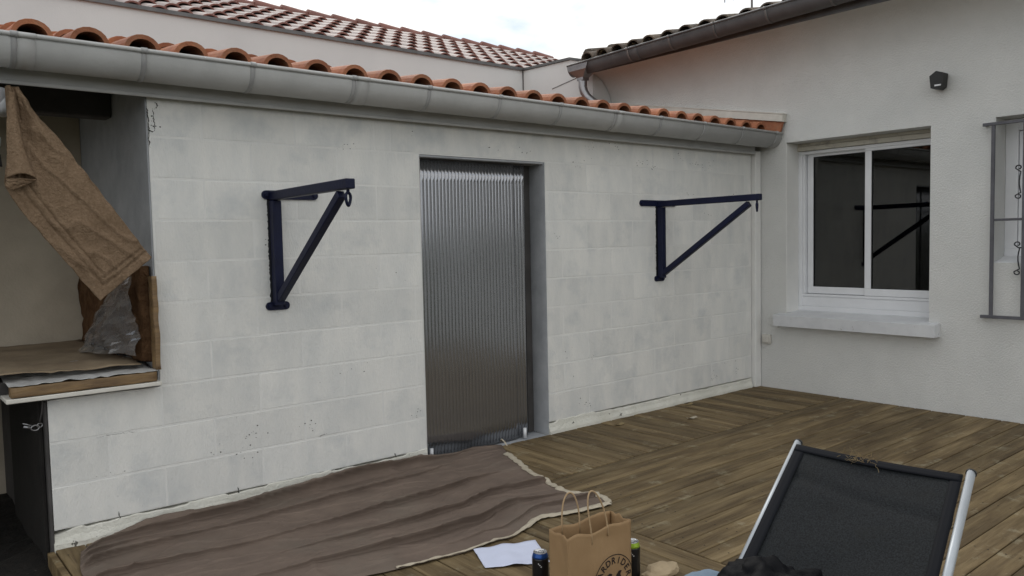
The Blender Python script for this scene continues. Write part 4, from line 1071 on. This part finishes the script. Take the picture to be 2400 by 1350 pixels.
for i, ch in enumerate(word):
    cu = bpy.data.curves.new('letter', 'FONT'); cu.body = ch; cu.size = 0.036; cu.align_x = 'CENTER'; cu.offset = 0.0007; cu.resolution_u = 4
    to = bpy.data.objects.new('letter', cu); COL.objects.link(to)
    dg = bpy.context.evaluated_depsgraph_get(); me = bpy.data.meshes.new_from_object(to.evaluated_get(dg))
    ang = math.pi / 2 + step * ((len(word) - 1) / 2 - i); rr = ER - 0.0335
    vv = []
    for v in me.vertices:
        x, y = v.co.x, v.co.y
        u = rr * math.cos(ang) + x * math.sin(ang) + y * math.cos(ang); z = rr * math.sin(ang) - x * math.cos(ang) + y * math.sin(ang)
        vv.append(on_front(u, z))
    mk('printed_letter', vv, [tuple(p.vertices) for p in me.polygons], 'ink', bag)
    bpy.data.objects.remove(to); bpy.data.curves.remove(cu); bpy.data.meshes.remove(me)
def blob(pts, name): mk(name, [on_front(u, z) for u, z in pts], [tuple(range(len(pts)))], 'ink', bag)
blob([(-0.050, 0.0), (-0.045, 0.020), (-0.034, 0.030), (-0.020, 0.036), (-0.006, 0.030), (-0.010, 0.018), (-0.026, 0.010), (-0.024, -0.010)], 'printed_mark')
blob([(0.012, 0.000), (0.016, 0.020), (0.030, 0.034), (0.046, 0.032), (0.038, 0.020), (0.044, 0.004), (0.030, -0.006)], 'printed_mark')
blob([(-0.05, -0.014), (0.05, -0.014), (0.03, -0.05), (0.0, -0.065), (-0.03, -0.05)], 'printed_mark')

def can(loc, mat, label):
    c = empty('drink_can', loc, label, 'can', 'drink cans beside the bag')
    lathe('body', loc, [(0.024, 0.0), (0.030, 0.004), (0.0330, 0.012), (0.0332, 0.142), (0.0326, 0.146)], 'canblack', c)
    lathe('shoulder', loc, [(0.0328, 0.1465), (0.0315, 0.153), (0.0275, 0.163), (0.0268, 0.1655)], mat, c)
    lid = lathe('lid', loc, [(0.0270, 0.1658), (0.0278, 0.168), (0.0266, 0.1690), (0.0245, 0.1655), (0.005, 0.1650)], 'tin', c)
    x, y, z = loc
    tube('ring_pull', [V(x + 0.004 + 0.010 * math.cos(a), y + 0.007 * math.sin(a), z + 0.1685) for a in [2 * math.pi * k / 12 for k in range(12)]], 0.0018, 'tin', lid, 6, True)
    for k in range(3):
        a = R(215 + 9 * k); d = V(math.cos(a), math.sin(a), 0)
        s = V(-d.y, d.x, 0); q = V(x, y, z + 0.128 - 0.006 * k) + d * 0.0334
        mk('printed_mark', [q - s * 0.002, q + s * 0.003, q + s * 0.003 + V(0, 0, 0.004), q - s * 0.002 + V(0, 0, 0.004)], [(0, 1, 2, 3)], 'canwhite', c)
can((-4.425, -1.812, 0.001), 'canblue', 'black drink can with blue shoulder, left of the paper bag')
can((-4.078, -1.985, 0.001), 'cangreen', 'black drink can with lime green shoulder, right of the paper bag')

def lump(name, c, s, mat, seed, amp, freq, sub=4, fn=None, parent=None):
    bm = bmesh.new(); bmesh.ops.create_icosphere(bm, subdivisions=sub, radius=1.0)
    for v in bm.verts:
        d = v.co.normalized(); k = 1 + amp * nz(d.x * freq + seed, d.y * freq, d.z * freq) + amp * 0.4 * nz(d.x * freq * 2.7, d.y * freq * 2.7 + seed, d.z * freq * 2.7)
        p = V(d.x * s[0] * k, d.y * s[1] * k, d.z * s[2] * k)
        if fn: p = fn(p, d)
        v.co = Vector(c) + p
    return mkbm(name, bm, mat, parent, True)
cp = lump('crumpled_paper', (-3.985, -2.06, 0.028), (0.085, 0.05, 0.030), 'kraft_in', 4, 0.35, 1.6, 3)
for v in cp.data.vertices: v.co.z = max(v.co.z, 0.0)
for f in cp.data.polygons: f.use_smooth = False
cp.location.z = 0.001
tag(cp, 'crumpled scrap of beige paper on the deck right of the cans', 'paper scrap')

# ------------------------------------------------------------------ sun lounger
T1, T2 = V(-4.046, -2.714, 0.70), V(-4.009, -3.210, 0.70)
eT = (T2 - T1).normalized(); D0 = V(0.872, 0.181, 0.454); DD = D0.normalized()
lg = empty('sun_lounger', (-4.5, -3.0, 0.0), 'reclining lounger with black mesh sling and aluminium rails in the foreground', 'lounger')
NB = eT.cross(DD).normalized()
if NB.z < 0: NB = -NB
BLn = 0.66
B1, B2 = T1 - DD * BLn, T2 - DD * BLn
SEATD = V(-DD.x, -DD.y, 0).normalized()
F1, F2 = B1 + SEATD * 0.95, B2 + SEATD * 0.95
def oval_rail(name, p, q, parent, w=0.030, h=0.018):
    p = Vector(p); q = Vector(q); d = (q - p).normalized(); s = d.cross(NB).normalized(); u = s.cross(d); n = 14
    vs_ = []
    for e in (p, q):
        for k in range(n): a = 2 * math.pi * k / n; vs_.append(e + s * math.cos(a) * h / 2 * 1.3 + u * math.sin(a) * w / 2)
    fs = [(k, (k + 1) % n, n + (k + 1) % n, n + k) for k in range(n)] + [tuple(range(n)), tuple(range(n, 2 * n))]
    o = mk(name, vs_, fs, 'alu', parent)
    for f in o.data.polygons: f.use_smooth = len(f.vertices) == 4
    return o
for (t_, b_, f_, sgn) in ((T1, B1, F1, -1), (T2, B2, F2, 1)):
    off = eT * (0.010 if sgn < 0 else 0.016) * sgn
    r_ = oval_rail('back_rail', t_ + off, b_ + off, lg)
    e = t_ + off; s = eT
    tube('end_cap', [e - DD * 0.001, e + DD * 0.007], [0.0150, 0.0140], 'black', r_, 12)
    oval_rail('seat_rail', b_ + off - DD * 0.0, f_ + off, lg)
    for q in (b_ + SEATD * 0.12 + off, f_ - SEATD * 0.10 + off):
        tube('leg', [q, V(q.x, q.y, 0.004)], 0.014, 'alu', lg, 10)
def sling_sheet(name, a1, a2, b1, b2, sag, nrm, parent, n=40):
    P = []
    for i in range(n):
        u = i / (n - 1); row = []
        for j in range(n):
            v = j / (n - 1); p = lerp(lerp(a1, a2, u), lerp(b1, b2, u), v)
            s_ = math.sin(math.pi * u) * sag * (0.35 + 0.65 * v) + 0.004 * nz(u * 3, v * 6, 2) * math.sin(math.pi * u)
            crease = 0.006 * math.exp(-((v - 0.20 - 0.10 * math.sin(math.pi * u * 0.5)) / 0.03) ** 2)
            row.append(p - nrm * (s_ + crease))
        P.append(row)
    return grid(name, P, 'sling', parent, 0.002)
a1, a2 = T1 - DD * 0.025 + NB * 0.014 - eT * 0.003, T2 - DD * 0.025 + NB * 0.010
B1s, B2s = B1 + NB * 0.014 - eT * 0.003, B2 + NB * 0.010
sl_ = sling_sheet('back_sling', a1, a2, B1s, B2s, 0.022, NB, lg)
sling_sheet('seat_sling', B1 + V(0, 0, 0.004), B2 + V(0, 0, 0.004), F1 + V(0, 0, 0.004), F2 + V(0, 0, 0.004), 0.015, V(0, 0, 1), lg, 24)
def band(name, p, q, w, dirw, parent):
    P = []
    for i in range(30):
        u = i / 29; c = lerp(p, q, u)
        P.append([c + dirw * w * (k / 3) + NB * 0.0035 for k in range(4)])
    return grid(name, P, 'slingband', parent, 0.0015)
band('side_seam', a1, B1s, 0.034, eT - NB * 0.06, sl_); band('side_seam', a2, B2s, 0.030, -eT - NB * 0.06, sl_)
P = []
for i in range(40):
    u = i / 39; c = lerp(a1, a2, u) - NB * (math.sin(math.pi * u) * 0.020 * 0.35)
    P.append([c - DD * 0.030 * k / 3 + NB * 0.0042 for k in range(4)])
grid('top_seam', P, 'slingband', sl_, 0.0018)
beam('cross_bar', B1 - V(0, 0, 0.02), B2 - V(0, 0, 0.02), 0.02, 0.02, 'alu', lg)
# frayed threads at the top edge of the sling
vs_ = []; fs = []; rng = random.Random(11)
for k in range(40):
    c = lerp(a1, a2, min(0.6, max(0.3, rng.gauss(0.42, 0.05)))) - NB * 0.004 - DD * rng.uniform(-0.008, 0.03) + NB * 0.008
    pts = [c]; d = V(rng.gauss(0, 1), rng.gauss(0, 1), rng.gauss(0.3, 0.7)).normalized()
    for q in range(4): d = (d + V(rng.gauss(0, .5), rng.gauss(0, .5), rng.gauss(0, .5))).normalized(); pts.append(pts[-1] + d * rng.uniform(0.004, 0.009))
    v, f = tube_data(pts, 0.0006, 3); b0 = len(vs_); vs_ += v; fs += [tuple(b0 + x for x in ff) for ff in f]
fr = mk('frayed_threads', vs_, fs, 'leaf', sl_); fr['kind'] = 'stuff'

# garments on the lounger
seat_c = lerp(B1, B2, 0.45) + SEATD * 0.02
def quilt(p, d):
    a = (d.x + d.y) * 4.6; b = (d.x - d.y) * 4.6
    m = min(abs(math.sin(a)), abs(math.sin(b)))
    return p * (1.0 - 0.07 * math.exp(-(m / 0.16) ** 2))
jk = empty('quilted_jacket', (seat_c.x, seat_c.y, 0.42), 'black quilted jacket bundled on the lounger seat', 'jacket')
lump('body', lerp(B1, B2, 0.27) + SEATD * 0.05 + V(0, 0, 0.060), (0.15, 0.135, 0.075), 'quilt', 1, 0.30, 2.1, 5, quilt, jk)
lump('sleeve', lerp(B1, B2, 0.60) + SEATD * 0.07 + V(0, 0, 0.060), (0.14, 0.10, 0.062), 'quilt', 6, 0.30, 2.3, 5, quilt, jk)
lump('collar', lerp(B1, B2, 0.74) + SEATD * 0.06 + V(0, 0, 0.065), (0.075, 0.075, 0.068), 'quilt', 9, 0.28, 2.2, 5, None, jk)
kn = lump('knit_hat', lerp(B1, B2, 0.76) + SEATD * 0.15 + V(0, 0, 0.110), (0.055, 0.05, 0.045), 'knit', 3, 0.2, 3.0, 4); tag(kn, 'dark grey knitted bundle lying on the jacket', 'knitwear')
dn = lump('denim_garment', B1 - eT * 0.07 + SEATD * 0.03 + V(0, 0, 0.012), (0.09, 0.065, 0.035), 'denim', 5, 0.18, 1.5, 4); tag(dn, 'pale blue denim garment at the left edge of the lounger', 'clothing')

# ------------------------------------------------------------------ antenna on the house roof, bits of litter
an = empty('tv_antenna', (2.5, 1.75, 4.05), 'pale television aerial on the house roof at the top edge', 'aerial')
tube('mast', [(2.5, 1.75, 4.02), (2.5, 1.75, 5.6)], 0.014, 'antenna', an, 8)
tube('boom', [(2.5, 1.4, 4.55), (2.5, 2.2, 4.55)], 0.010, 'antenna', an, 8)
for k in range(6): y = 1.45 + 0.13 * k; tube('element', [(2.42, y, 4.43), (2.42, y, 4.67)], 0.006, 'antenna', an, 6)
rng = random.Random(5)
for k, (x, y, lab) in enumerate([(-2.10, -0.10, 'dry leaf flake on the deck right of the doorway'), (-1.15, -0.02, 'dry leaf scrap at the wall foot near the house corner'), (-1.55, -0.35, 'pale chip of paint on the deck near the corner')]):
    P = [[V(x + 0.022 * (i - 2) + 0.01 * rng.random(), y + 0.012 * (j - 2), 0.005 + 0.006 * abs(i - 2) * rng.random()) for j in range(4)] for i in range(5)]
    tag(grid('leaf_scrap', P, 'hem' if k == 2 else 'leaf', None, 0.001), lab, 'litter')
